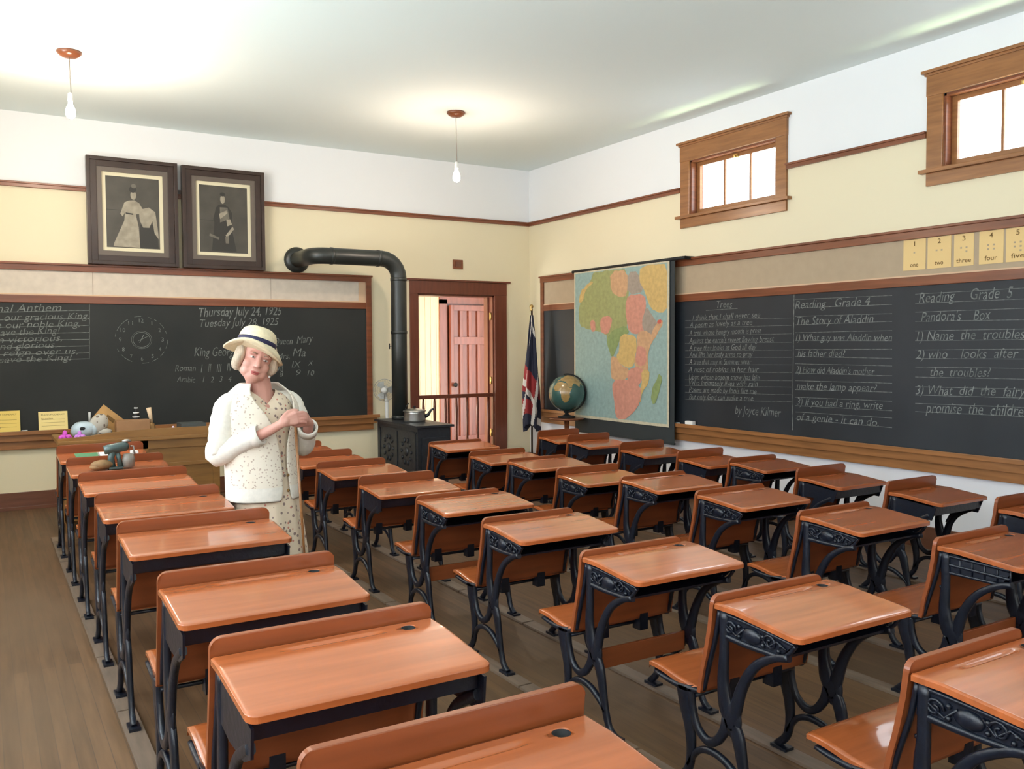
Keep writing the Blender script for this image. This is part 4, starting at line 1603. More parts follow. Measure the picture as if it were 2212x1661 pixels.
for i in range(nz_):
    for j in range(na):
        f = bm.faces.new((g_[i][j], g_[i][(j+1) % na], g_[i+1][(j+1) % na], g_[i+1][j]))
        f.smooth = True
        c = ((j*40/na)+i*0.088) % 40
        z = 1.90-1.38*i/nz_
        band = (z*5.2+c*0.10) % 4.0
        mi = 0
        if 1.30 < z+0.012*c < 1.58 or 0.95 < z+0.008*c < 1.12:
            mi = 1
        if band < 0.35 or (c % 13) < 1.3:
            mi = 2
        f.material_index = mi
bm.faces.new(list(reversed(g_[0])))
bm.faces.new(g_[-1])
obj('flag_cloth', bm, [M['navy'], M['flagred'], M['flagwhite']], fl)

AFR = [(-6, 35), (10, 37), (20, 32), (32, 31), (35, 27), (43, 12), (51, 11), (41, -3), (40, -15), (35, -24), (32, -29), (26, -34), (18, -34), (14, -22), (12, -8), (9, 4), (4, 5), (-8, 5), (-17, 14), (-16, 22), (-10, 31)]
EUR = [(-9, 37), (-9, 44), (0, 48), (8, 55), (20, 60), (40, 68), (90, 72), (140, 70), (140, 50), (120, 35), (105, 10), (95, 20), (80, 8), (72, 20), (60, 25), (50, 13), (43, 14), (35, 30), (28, 37), (15, 40), (3, 42)]
SAM = [(-80, 9), (-60, 10), (-35, -6), (-40, -22), (-55, -35), (-68, -54), (-75, -45), (-70, -18), (-81, -5)]


def inpoly(x, y, poly):
    c = False
    n = len(poly)
    for i in range(n):
        x1, y1 = poly[i]
        x2, y2 = poly[(i+1) % n]
        if (y1 > y) != (y2 > y) and x < (x2-x1)*(y-y1)/(y2-y1)+x1:
            c = not c
    return c


gpos = P(1224, 849, 0, -0.33)
GR = 0.205
gl = thing('terrestrial_globe', 'large teal globe with yellow continents on a stand by the flag', 'globe', (gpos[0], gpos[1], 0))
bm = bmesh.new()
nlo, nla = 144, 84
vg = []
camaz = math.atan2(CAM.y-gpos[1], CAM.x-gpos[0])
tilt = Matrix.Rotation(-0.12, 3, 'Y')
for i in range(nla+1):
    la = -PI/2+PI*i/nla
    vg.append([bm.verts.new(tilt @ Vector((GR*math.cos(la)*math.cos(2*PI*j/nlo), GR*math.cos(la)*math.sin(2*PI*j/nlo), GR*math.sin(la)))) for j in range(nlo)])
for i in range(nla):
    for j in range(nlo):
        f = bm.faces.new((vg[i][j], vg[i][(j+1) % nlo], vg[i+1][(j+1) % nlo], vg[i+1][j]))
        f.smooth = True
        lon = math.degrees((2*PI*(j+0.5)/nlo)-camaz)+30
        lon = (lon+180) % 360-180
        lat = -90+180*(i+0.5)/nla
        lat -= 10
        f.material_index = 1 if (inpoly(lon, lat, AFR) or inpoly(lon, lat, EUR) or inpoly(lon, lat, SAM)) else 0
bmesh.ops.remove_doubles(bm, verts=bm.verts, dist=1e-5)
obj('sphere', bm, [mat('globe_sea', (0.045, 0.12, 0.11), 0.25, noise=0.3, nscale=6, coat=0.5), mat('globe_land', (0.42, 0.27, 0.10), 0.25, noise=0.35, nscale=22, coat=0.5)], gl, (0, 0, gpos[2]))
bm = bmesh.new()
ca = camaz
# meridian ring seen nearly face-on from the room
rv = Vector((-math.sin(ca), math.cos(ca), 0))
mer = []
for i in range(28):
    a = -PI*0.55+PI*1.1*i/27
    mer.append(rv*(GR+0.012)*math.cos(a)+Vector((0, 0, (GR+0.012)*math.sin(a)+gpos[2])))
add_tube(bm, mer, 0.009, 8)
obj('meridian_ring', bm, M['black'], gl)
bm = bmesh.new()
zb = gpos[2]-GR
add_lathe(bm, [(0.10, zb-0.075), (0.10, zb-0.06), (0.05, zb-0.05), (0.022, zb-0.035), (0.02, zb+0.002)], seg=20)
obj('globe_foot', bm, M['black'], gl)
bm = bmesh.new()
add_lathe(bm, [(0.19, zb-0.095), (0.195, zb-0.085), (0.19, zb-0.075)], seg=30)
add_tube(bm, [(0, 0, 0.10), (0, 0, 0.3), (0, 0, zb-0.09)], [0.03, 0.022, 0.03], 12)
for a in (0.3, 0.3+2*PI/3, 0.3+4*PI/3):
    add_tube(bm, [(0, 0, 0.20), (0.10*math.cos(a), 0.10*math.sin(a), 0.14), (0.2*math.cos(a), 0.2*math.sin(a), 0.015)], [0.02, 0.016, 0.015], 8)
obj('pedestal_table', bm, M['trim'], gl)

# ------------------------------------------------------------------ wall map of Africa
mp_ = thing('wall_map', 'coloured pull-down map of Africa in front of the right chalkboard', 'map', (0, 0, 0))
XM = -0.13
bm = bmesh.new()
add_tube(bm, [(XM+0.012, -1.12, 2.375), (XM+0.012, -3.02, 2.375)], 0.017, 12)
add_box(bm, XM+0.02, 0, -1.16, -1.13, 2.36, 2.39)
add_box(bm, XM+0.02, 0, -3.02, -2.99, 2.36, 2.39)
obj('roller_case', bm, M['black'], mp_)
bm = bmesh.new()
add_box(bm, XM+0.012, XM+0.016, -2.865, -1.165, 0.545, 2.37)
add_box(bm, XM+0.004, XM+0.024, -2.87, -1.16, 0.53, 0.55)
obj('dark_backing_sheet', bm, mat('dark_cloth', (0.022, 0.030, 0.034), 0.7), mp_)
bm = bmesh.new()
my0, my1, mz0, mz1 = -2.80, -1.165, 0.70, 2.362
add_box(bm, XM, XM+0.003, my0, my1, mz0, mz1, 0)
SM = 2167/600


def pm(x, y):
    q = P(1120+x/SM, 540+y/SM, 0, XM)
    return (min(max(q[1], my0+0.03), my1-0.03), min(max(q[2], mz0+0.03), mz1-0.02))


polys = [
 (1, [(432, 185), (1190, 105), (1170, 1400), (440, 1300)]),
 (2, [(560, 250), (590, 160), (720, 140), (860, 150), (860, 620), (760, 700), (740, 780), (690, 720), (690, 650), (500, 610), (470, 560), (475, 400)]),
 (3, [(480, 330), (560, 245), (590, 250), (520, 320), (500, 400), (470, 420)]),
 (4, [(715, 165), (855, 155), (850, 350), (800, 370), (720, 330)]),
 (5, [(855, 165), (930, 165), (985, 330), (850, 350)]),
 (3, [(955, 120), (1190, 95), (1190, 440), (1110, 505), (1030, 450), (985, 330), (940, 230)]),
 (6, [(850, 350), (985, 345), (1000, 460), (960, 560), (1000, 630), (900, 660), (850, 610), (835, 450)]),
 (5, [(1000, 430), (1050, 520), (1100, 600), (1030, 680), (975, 620), (960, 560)]),
 (4, [(1080, 560), (1140, 550), (1050, 720), (1020, 690)]),
 (7, [(1085, 545), (1115, 545), (1115, 575), (1085, 575)]),
 (6, [(640, 520), (735, 515), (720, 620), (690, 660), (640, 640)]),
 (6, [(560, 550), (600, 545), (600, 640), (565, 635)]),
 (8, [(740, 620), (840, 590), (870, 650), (800, 670), (770, 760), (730, 850), (700, 760), (690, 690)]),
 (3, [(795, 655), (920, 665), (925, 760), (900, 900), (870, 925), (800, 900), (760, 830), (790, 780)]),
 (4, [(920, 660), (985, 620), (1060, 680), (1010, 800), (1010, 960), (940, 930), (900, 890), (930, 760)]),
 (6, [(925, 740), (1000, 760), (1000, 890), (940, 910), (915, 860)]),
 (4, [(725, 830), (760, 830), (800, 900), (870, 925), (860, 1010), (730, 1020), (720, 930)]),
 (6, [(860, 935), (940, 905), (990, 950), (950, 1060), (880, 1070), (850, 1000)]),
 (3, [(960, 940), (1025, 930), (1020, 1030), (970, 1110), (950, 1200), (920, 1150), (965, 1050)]),
 (6, [(728, 1020), (860, 1005), (950, 1060), (960, 1150), (930, 1230), (860, 1310), (790, 1345), (760, 1290), (745, 1150)]),
 (8, [(1100, 960), (1125, 1000), (1095, 1130), (1060, 1210), (1035, 1170), (1050, 1060), (1080, 1010)]),
]
for k_, (mi, poly) in enumerate(polys):
    pts = []
    if mi != 1:
        poly = [w_ for i in range(len(poly)) for w_ in ((poly[i][0]*.78+poly[(i+1) % len(poly)][0]*.22, poly[i][1]*.78+poly[(i+1) % len(poly)][1]*.22), (poly[i][0]*.22+poly[(i+1) % len(poly)][0]*.78, poly[i][1]*.22+poly[(i+1) % len(poly)][1]*.78))]
    src = [pm(*q) for q in poly]
    if mi == 1:
        src = [(my1-0.025, mz1-0.015), (my0+0.03, mz1-0.015), (my0+0.03, mz0+0.03), (my1-0.025, mz0+0.03)]
        dense = src
    else:
        dense = []
        rr_ = random.Random(k_)
        for i in range(len(src)):
            a, b = src[i], src[(i+1) % len(src)]
            n_ = max(1, int(math.hypot(a[0]-b[0], a[1]-b[1])/0.04))
            for q in range(n_):
                f_ = q/n_
                dense.append((a[0]+(b[0]-a[0])*f_+rr_.uniform(-.006, .006), a[1]+(b[1]-a[1])*f_+rr_.uniform(-.006, .006)))
        dense = [(min(max(a, my0+0.03), my1-0.025), min(max(b, mz0+0.03), mz1-0.015)) for a, b in dense]
    vs = [bm.verts.new((XM-0.0004-0.0002*k_, a, b)) for a, b in dense]
    f = bm.faces.new(vs)
    f.material_index = mi


def mapc(n, c):
    return mat('map_'+n, c, 0.6, noise=0.22, nscale=24, detail=6)


obj('map_sheet', bm, [mapc('paper', (0.60, 0.55, 0.40)), mapc('sea', (0.30, 0.43, 0.41)), mapc('green', (0.34, 0.36, 0.15)), mapc('yellow', (0.62, 0.43, 0.16)),
                      mapc('tan', (0.60, 0.36, 0.20)), mapc('grey', (0.36, 0.30, 0.25)), mapc('pink', (0.62, 0.28, 0.21)), mapc('red', (0.6, 0.12, 0.08)), mapc('teal', (0.25, 0.33, 0.13))], mp_)

# ------------------------------------------------------------------ teacher's desk and what stands on it
td = thing('teacher_desk', "oak teacher's desk below the left chalkboard", 'desk', (-4.83, -1.15, 0))
bm = bmesh.new()
add_box(bm, -0.66, 0.66, -0.36, 0.36, 0.735, 0.765)
obj('desktop', bm, M['oak'], td, bevel=0.006)
bm = bmesh.new()
add_box(bm, -0.62, 0.62, -0.32, -0.30, 0.10, 0.735)
for x0_, x1_ in ((-0.62, -0.56), (-0.03, 0.03), (0.56, 0.62)):
    add_box(bm, x0_, x1_, -0.332, -0.32, 0.10, 0.735)
add_box(bm, -0.62, 0.62, -0.332, -0.32, 0.66, 0.735)
add_box(bm, -0.62, 0.62, -0.332, -0.32, 0.10, 0.18)
add_box(bm, -0.62, 0.62, -0.332, -0.32, 0.50, 0.53)
obj('modesty_panel', bm, M['oak'], td, bevel=0.003)
for s_ in (-1, 1):
    bm = bmesh.new()
    add_box(bm, min(s_*0.62, s_*0.24), max(s_*0.62, s_*0.24), -0.30, 0.32, 0.08, 0.735)
    obj('pedestal', bm, M['oak'], td)
bm = bmesh.new()   # low curved gallery along the desk top
pts = [(-0.66, 0.765), (-0.66, 0.785), (-0.45, 0.795), (-0.30, 0.812), (-0.15, 0.828), (0.1, 0.832), (0.66, 0.832), (0.66, 0.765)]
add_poly(bm, [(a, -0.34, b) for a, b in pts], (0, 1, 0), 0.022)
obj('gallery', bm, M['oak'], td, bevel=0.003)
for sx in (-0.58, 0.58):
    for sy in (-0.27, 0.27):
        bm = bmesh.new()
        add_box(bm, sx-0.03, sx+0.03, sy-0.03, sy+0.03, 0, 0.10)
        obj('leg', bm, M['oak'], td)

TY = -1.15
TZ = 0.765


def at(u, v, y):
    return P(u, v, 1, y)


q = at(180, 930, TY)
bm = bmesh.new()
pts = [(0.0, 0.0)]
add_lathe(bm, [(0.03, 0.0), (0.085, 0.01), (0.105, 0.05), (0.095, 0.10), (0.06, 0.135), (0.02, 0.145), (0.03, 0.11), (0.002, 0.10)], seg=22, M4=Matrix.Diagonal((0.95, 0.7, 0.9, 1)))
add_ell(bm, (-0.01, -0.062, 0.072), (0.026, 0.012, 0.018), sub=2, mi=1)
add_ell(bm, (0.07, -0.02, 0.05), (0.035, 0.03, 0.05), sub=2)
o = tag(obj('desk_ornament', bm, [mat('pale_blue', (0.50, 0.62, 0.70), 0.4, noise=0.35, nscale=14), M['black']]), "pale blue rounded ornament with a dark hole on the teacher's desk", 'ornament')
o.location = (q[0], TY, TZ)
q = at(194, 920, TY+0.1)
ip = thing('ink_pen', "dark pen with pale tip standing on the teacher's desk", 'pen', (q[0], TY+0.1, TZ))
bm = bmesh.new()
add_lathe(bm, [(0.035, 0), (0.035, 0.02), (0.02, 0.05), (0.012, 0.10)], seg=14)
obj('holder', bm, M['black'], ip)
bm = bmesh.new()
add_tube(bm, [(0, 0, 0.09), (0, 0, 0.20)], [0.008, 0.012], 8)
obj('pen_shaft', bm, mat('pen_grey', (0.45, 0.46, 0.45), 0.4), ip)
q = at(212, 920, TY+0.03)
bm = bmesh.new()
add_ell(bm, (0, 0, 0.09), (0.075, 0.06, 0.105), (0, 0.5, 0))
add_ell(bm, (0.04, -0.01, 0.03), (0.07, 0.05, 0.035))
o = tag(obj('stone_ornament', bm, [dotted('grey_stone', (0.42, 0.40, 0.35), (0.14, 0.11, 0.09), 22, 0.28)]), "grey mottled rounded ornament leaning on the tilted wooden board", 'ornament')
o.location = (q[0], TY+0.03, TZ)
q = at(236, 920, TY+0.12)
o = thing('clipboard', "tan wooden board propped at a slant on the teacher's desk", 'board', (q[0]-0.02, TY+0.12, TZ+0.115), (-0.25, 0.72, 0))
bm = bmesh.new()
add_box(bm, -0.11, 0.12, -0.005, 0.005, -0.10, 0.10)
obj('board', bm, mat('tan_board', (0.52, 0.29, 0.10), 0.5, noise=0.35, nscale=9), o)
bm = bmesh.new()
add_box(bm, -0.03, 0.05, -0.009, -0.005, 0.02, 0.05)
obj('clip', bm, M['ink'], o)
q0, q1 = at(250, 920, TY+0.0), at(322, 920, TY+0.0)
bm = bmesh.new()
add_box(bm, q0[0], q1[0], TY-0.05, TY+0.08, TZ, TZ+0.125)
tag(obj('wooden_box', bm, mat('box_wood', (0.36, 0.19, 0.085), 0.45, noise=0.3, nscale=5), bevel=0.006), "long brown wooden box in the middle of the teacher's desk", 'box')
q = at(294, 905, TY+0.14)
bt = thing('ink_bottle', "dark bottle with white stripes behind the wooden box", 'bottle', (q[0], TY+0.14, TZ))
bm = bmesh.new()
add_lathe(bm, [(0.002, 0), (0.03, 0), (0.03, 0.16), (0.014, 0.19), (0.014, 0.235), (0.002, 0.238)], seg=16)
obj('bottle_body', bm, M['black'], bt)
for z_ in (0.135, 0.172, 0.215):
    bm = bmesh.new()
    r_ = 0.031 if z_ < 0.16 else (0.025 if z_ < 0.2 else 0.016)
    add_lathe(bm, [(r_, z_), (r_+0.001, z_+0.004), (r_, z_+0.010)], seg=16)
    obj('stripe', bm, M['white'], bt)
q = at(327, 915, TY+0.1)
hb = thing('hand_bell', "school hand bell with pale wooden handle on the teacher's desk", 'bell', (q[0], TY+0.1, TZ))
bm = bmesh.new()
add_lathe(bm, [(0.055, 0), (0.05, 0.01), (0.035, 0.04), (0.028, 0.075), (0.01, 0.09)], seg=20)
obj('bell_cup', bm, mat('old_brass', (0.22, 0.13, 0.05), 0.4, metal=0.6), hb)
bm = bmesh.new()
add_tube(bm, [(0, 0, 0.085), (-0.008, 0, 0.15), (-0.02, 0, 0.22)], [0.012, 0.018, 0.022], 10)
obj('handle', bm, mat('pale_handle', (0.66, 0.50, 0.33), 0.5), hb)
for u, v, c, lab, r_ in [(140, 936, (0.55, 0.08, 0.50), "bright magenta paper flower at the left end of the teacher's desk", 0.05), (172, 938, (0.50, 0.20, 0.62), "pink and purple paper flower in front of the pale blue ornament", 0.045), (374, 922, (0.60, 0.50, 0.62), "small white and purple paper flower near the right end of the teacher's desk", 0.035)]:
    q = at(u, v, TY-0.2 if u < 200 else TY)
    bm = bmesh.new()
    for i in range(7):
        a = i*2*PI/7
        add_ell(bm, (r_*0.6*math.cos(a), r_*0.6*math.sin(a), r_*0.45), (r_*0.55, r_*0.3, r_*0.4), (0.3, 0.5, a), sub=1)
    add_ell(bm, (0, 0, r_*0.8), (r_*0.4, r_*0.4, r_*0.8), sub=2)
    o = tag(obj('paper_flower', bm, mat('flower', c, 0.7)), lab, 'paper flower', 'paper flowers on the teacher desk')
    o.location = (q[0], TY-0.2 if u < 200 else TY, TZ)
q0, q1 = at(386, 920, TY+0.1), at(440, 920, TY+0.1)
bm = bmesh.new()
add_box(bm, q0[0], q1[0], TY-0.02, TY+0.2, TZ, TZ+0.07)
tag(obj('closed_book', bm, mat('book_grey', (0.06, 0.07, 0.07), 0.5), bevel=0.004), "closed dark grey book at the right end of the teacher's desk", 'book')

# things on the two front desks of the leftmost row
y1 = ysolve(113, 963, 0.79)
y2 = ysolve(132, 992, 0.79)
zt1, zt2 = 0.79-0.06+HZ, 0.79-0.05+HZ


def slope_z(y, yd, zt):
    s = yd-0.012-y
    return zt-(0 if s < 0.085 else (s-0.085)/(0.348-0.085)*0.024)


for u0, u1, c, nm, lab, cat in [(163, 216, (0.09, 0.27, 0.14), 'green_paper', 'green sheet on the front desk of the leftmost row', 'paper'), (212, 240, (0.80, 0.80, 0.84), 'white_paper', 'white sheet beside the green one on the front desk', 'paper')]:
    a = P(u0, 975, 1, y1-0.2)[0]
    b = P(u1, 975, 1, y1-0.2)[0]
    bm = bmesh.new()
    add_box(bm, a, b, y1-0.34, y1-0.10, 0, 0.0025)
    for v in bm.verts:
        v.co.z += slope_z(v.co.y, y1, zt1)+0.001
    tag(obj(nm, bm, mat(nm, c, 0.6)), lab, cat)
a = P(291, 975, 1, y1-0.25)[0]
bm = bmesh.new()
add_box(bm, a-0.03, a+0.02, y1-0.30, y1-0.22, slope_z(y1-0.25, y1, zt1)+0.004, slope_z(y1-0.25, y1, zt1)+0.03)
tag(obj('white_eraser', bm, M['white'], bevel=0.004), 'small white block right of the pencil sharpener', 'eraser')
# pencil sharpener
ps_y = y2-0.20
q = P(262, 1012, 1, ps_y)
zb = slope_z(ps_y, y2, zt2)
ps = thing('pencil_sharpener', 'grey-green hand-cranked pencil sharpener on the second desk of the leftmost row', 'pencil sharpener', (q[0], ps_y, zb))
gm = mat('sharpener_green', (0.10, 0.145, 0.14), 0.35, noise=0.3, nscale=14, metal=0.3)
bm = bmesh.new()
add_box(bm, -0.075, 0.01, -0.035, 0.035, 0.0, 0.012)
add_tube(bm, [(-0.055, 0, 0.01), (-0.06, 0, 0.07), (-0.05, 0, 0.12)], [0.024, 0.02, 0.024], 12)
add_tube(bm, [(-0.005, 0, 0.008), (-0.012, 0, 0.06), (-0.02, 0, 0.10)], [0.018, 0.014, 0.016], 12)
obj('sharpener_stand', bm, gm, ps)
bm = bmesh.new()
add_lathe(bm, [(0.002, -0.08), (0.028, -0.08), (0.032, -0.04), (0.032, 0.05), (0.022, 0.065), (0.004, 0.07)], (-0.02, 0, 0.135), 18, M4=Matrix.Rotation(PI/2-0.15, 4, 'Y'))
obj('sharpener_body', bm, gm, ps)
bm = bmesh.new()
add_lathe(bm, [(0.002, 0.0), (0.035, 0.002), (0.04, 0.05), (0.03, 0.085), (0.002, 0.09)], (0.045, 0, 0.005), 18)
obj('shavings_cup', bm, mat('grey_plastic', (0.25, 0.22, 0.19), 0.3), ps)
bm = bmesh.new()
add_tube(bm, [(0.055, 0, 0.14), (0.075, 0, 0.14), (0.08, 0.0, 0.10), (0.085, 0, 0.085)], 0.006, 8)
add_ell(bm, (0.035, 0, 0.175), (0.03, 0.02, 0.012), sub=2)
obj('crank', bm, M['steel'], ps)
q = P(221, 1008, 1, ps_y)
bm = bmesh.new()
add_ell(bm, (0, 0, 0.03), (0.07, 0.045, 0.032))
add_ell(bm, (-0.03, 0, 0.018), (0.045, 0.04, 0.02))
o = tag(obj('chalkboard_brush', bm, mat('brush_tan', (0.30, 0.17, 0.07), 0.7, noise=0.4, nscale=20)), 'small rounded brown block left of the pencil sharpener', 'block')
o.location = (q[0], ps_y, slope_z(ps_y, y2, zt2))

# ------------------------------------------------------------------ the woman
PX, PY = -4.715, -4.85
TH = math.radians(14.7)
wo = thing('person', 'person in cream hat, white cardigan and patterned dress standing with clasped hands', 'person', (PX, PY, 0), (0, 0, TH))
skin = mat('skin', (0.62, 0.335, 0.265), 0.5, col2=(0.54, 0.25, 0.20), nscale=9)


def lerp(a, b, t):
    return a+(b-a)*t


def loft(bm, rings_, mi=0, closed=True, capb=True, capt=True):
    """rings_: list of lists of Vector"""
    R = [[bm.verts.new(p) for p in r] for r in rings_]
    n = len(R[0])
    for i in range(len(R)-1):
        for k in range(n if closed else n-1):
            f = bm.faces.new((R[i][k], R[i][(k+1) % n], R[i+1][(k+1) % n], R[i+1][k]))
            f.smooth = True
            f.material_index = mi
    if closed and capb:
        bm.faces.new(list(reversed(R[0])))
    if closed and capt:
        bm.faces.new(R[-1])
    return R


# head in its own frame, face towards -Y, eyes at z=0
HC = Vector((-0.080, -0.030, 1.464))
HM0 = Matrix.Translation(HC) @ Matrix.Rotation(math.radians(-20), 4, 'Z') @ Matrix.Rotation(math.radians(19), 4, 'Y') @ Matrix.Rotation(math.radians(2), 4, 'X')
HM = HM0 @ Matrix.Diagonal((1.10, 1.08, 1.14, 1))
hb_ = bmesh.new()
add_ell(hb_, (0, 0.012, 0.025), (0.074, 0.092, 0.088))
add_ell(hb_, (0, -0.018, -0.035), (0.060, 0.066, 0.074))
add_ell(hb_, (0, -0.042, -0.080), (0.040, 0.040, 0.034))        # chin
for s_ in (-1, 1):
    add_ell(hb_, (s_*0.032, -0.048, -0.034), (0.030, 0.028, 0.030))      # cheeks
    add_ell(hb_, (s_*0.033, -0.032, -0.062), (0.028, 0.038, 0.032))      # jowls
    add_ell(hb_, (s_*0.030, -0.068, 0.018), (0.024, 0.012, 0.009))      # brow
    add_ell(hb_, (s_*0.074, 0.015, -0.012), (0.010, 0.018, 0.028))      # ears
    add_ell(hb_, (s_*0.010, -0.088, -0.034), (0.008, 0.010, 0.007), sub=2)
add_limb(hb_, [(0, -0.074, 0.012), (0, -0.086, -0.012), (0, -0.098, -0.030)], [0.008, 0.009, 0.012])
add_ell(hb_, (0, -0.077, -0.060), (0.021, 0.010, 0.005), sub=2)
add_ell(hb_, (0, -0.074, -0.070), (0.018, 0.010, 0.006), sub=2)
bmesh.ops.transform(hb_, matrix=HM, verts=hb_.verts)
# neck, torso, arms
NB = Vector((-0.045, 0.01, 1.245))
add_limb(hb_, [NB, (-0.05, 0.0, 1.31), HC+Vector((0, 0.02, -0.05))], [0.072, 0.062, 0.062])
add_limb(hb_, [(-0.200, 0.015, 1.205), (-0.045, 0.012, 1.245), (0.110, 0.015, 1.205)], [0.040, 0.072, 0.040])
add_ell(hb_, (-0.045, 0.0, 1.10), (0.165, 0.105, 0.17))
add_ell(hb_, (-0.035, 0.0, 0.90), (0.150, 0.115, 0.16))
add_limb(hb_, [(-0.10, 0, 0.82), (-0.09, 0, 0.45), (-0.085, 0.01, 0.08)], [0.085, 0.055, 0.038])
add_limb(hb_, [(0.04, 0, 0.82), (0.045, 0, 0.45), (0.05, 0.01, 0.08)], [0.085, 0.055, 0.038])
RSH, REL, RWR = Vector((-0.235, 0.01, 1.215)), Vector((-0.275, 0.02, 0.985)), Vector((-0.105, -0.20, 1.105))
LSH, LEL, LWR = Vector((0.145, 0.01, 1.215)), Vector((0.205, -0.02, 1.00)), Vector((0.125, -0.19, 1.125))
add_limb(hb_, [RSH+Vector((0.015, 0, -0.02)), REL, RWR], [0.040, 0.036, 0.026])
add_limb(hb_, [LSH+Vector((-0.015, 0, -0.02)), LEL, LWR], [0.040, 0.036, 0.026])


def hand(bm, wr, palm, fdir, curl, up, side, thumb):
    """fdir finger direction, curl direction the fingers bend to, up = across the knuckles"""
    wr, palm = Vector(wr), Vector(palm)
    fdir, curl, up = Vector(fdir).normalized(), Vector(curl).normalized(), Vector(up).normalized()
    add_limb(bm, [wr, palm-fdir*0.02], [0.025, 0.023], n=3)
    for k_ in (-1.4, -0.5, 0.5, 1.4):
        add_limb(bm, [palm-fdir*0.035+up*k_*0.009, palm+fdir*0.035+up*k_*0.0165], [0.016, 0.0125], n=3)
    for k_, L in ((1.5, 0.066), (0.5, 0.074), (-0.5, 0.069), (-1.5, 0.054)):
        b0 = palm+fdir*0.035+up*k_*0.0165
        b1 = b0+(fdir*0.95+curl*0.20).normalized()*L*0.45
        b2 = b1+(fdir*0.80+curl*0.50).normalized()*L*0.32
        b3 = b2+(fdir*0.50+curl*0.85).normalized()*L*0.25
        add_limb(bm, [b0, b1, b2, b3], [0.0088, 0.0082, 0.0075, 0.0062], n=3, seg=10)
    tb_ = palm-fdir*0.03+up*side*0.022
    td_ = Vector(thumb).normalized()
    add_limb(bm, [tb_, tb_+(td_+up*side*0.5).normalized()*0.032, tb_+(td_+up*side*0.2).normalized()*0.062, tb_+td_*0.085], [0.0125, 0.0105, 0.009, 0.007], n=3, seg=10)


hand(hb_, RWR, (-0.035, -0.265, 1.155), (0.75, -0.30, 0.22), (0.2, 0.5, -0.75), (-0.15, 0.05, 1), 1, (0.85, -0.1, 0.35))
hand(hb_, LWR, (0.068, -0.225, 1.140), (-0.70, -0.28, 0.05), (-0.2, 0.3, 0.2), (0.1, -0.2, 1), 1, (-0.75, -0.35, 0.25))
body_src = mesh('body', hb_, skin)
body_me = baked(body_src, [('REMESH', dict(mode='VOXEL', voxel_size=0.0042, use_smooth_shade=True)), ('SMOOTH', dict(factor=0.5, iterations=5))])
if not body_me.materials:
    body_me.materials.append(skin)
put('body', body_me, wo)


def hpart(name, bm, mt, smooth=True):
    bmesh.ops.transform(bm, matrix=HM, verts=bm.verts)
    return obj(name, bm, mt, wo, smooth=smooth)


for s_ in (-1, 1):
    bm = bmesh.new()
    add_ell(bm, (s_*0.030, -0.0735, 0.001), (0.0115, 0.007, 0.0052), sub=3, mi=0)
    add_ell(bm, (s_*0.030, -0.0785, 0.001), (0.0050, 0.0032, 0.0046), sub=2, mi=1)
    hpart('eye', bm, [mat('eye_white', (0.55, 0.48, 0.45), 0.3), mat('iris', (0.05, 0.04, 0.035), 0.2)])
    bm = bmesh.new()
    add_tube(bm, [(s_*0.016, -0.080, 0.019), (s_*0.030, -0.082, 0.022), (s_*0.045, -0.071, 0.016)], [0.0025, 0.0032, 0.0015], 6)
    hpart('eyebrow', bm, mat('brow', (0.30, 0.19, 0.13), 0.8))
bm = bmesh.new()
add_ell(bm, (0, -0.0845, -0.0610), (0.0215, 0.0050, 0.0042), sub=2)
add_ell(bm, (0, -0.0820, -0.0685), (0.0180, 0.0055, 0.0052), sub=2)
hpart('lips', bm, mat('lips', (0.42, 0.10, 0.09), 0.45))
# hair
bm = bmesh.new()
for s_ in (-1, 1):
    add_ell(bm, (s_*0.078, 0.004, -0.005), (0.026, 0.050, 0.062))
    add_ell(bm, (s_*0.084, -0.018, -0.020), (0.022, 0.028, 0.034))
    add_ell(bm, (s_*0.070, 0.040, -0.040), (0.030, 0.040, 0.040))
add_ell(bm, (0, 0.050, -0.01), (0.088, 0.070, 0.085))
add_ell(bm, (0, 0.022, 0.050), (0.084, 0.088, 0.055))
hm_ = mesh('hair', bm, M['white'])
hair_me = baked(hm_, [('REMESH', dict(mode='VOXEL', voxel_size=0.005, use_smooth_shade=True)), ('SMOOTH', dict(factor=0.5, iterations=2))])
hair_mat = mat('pale_blond_hair', (0.62, 0.50, 0.37), 0.65, noise=0.35, nscale=30, stretch=(3, 3, 0.6), bump=0.5)
hair_me.materials.clear()
hair_me.materials.append(hair_mat)
hair_me.transform(HM)
put('hair', hair_me, wo)
# earring
bm = bmesh.new()
add_ell(bm, (0.078, -0.028, -0.062), (0.006, 0.006, 0.006), sub=2)
hpart('earring', bm, M['white'])
# hat
HATM = HM0 @ Matrix.Translation((-0.022, 0.008, 0.060)) @ Matrix.Rotation(math.radians(0), 4, 'Y') @ Matrix.Rotation(math.radians(-9), 4, 'X')
straw = mat('cream_straw', (0.78, 0.66, 0.44), 0.75, noise=0.14, nscale=60, bump=0.3)
bm = bmesh.new()
prof = [(0.148, -0.034), (0.156, -0.030), (0.140, -0.014), (0.118, 0.000), (0.100, 0.006), (0.097, 0.03), (0.093, 0.055), (0.082, 0.078), (0.060, 0.093), (0.030, 0.099), (0.001, 0.100)]
inner = [(0.001, 0.095), (0.030, 0.094), (0.057, 0.088), (0.078, 0.074), (0.088, 0.053), (0.092, 0.03), (0.095, 0.002), (0.115, -0.005), (0.136, -0.019), (0.148, -0.034)]
add_lathe(bm, prof+inner, seg=48, M4=Matrix.Diagonal((1.0, 1.07, 1, 1)))
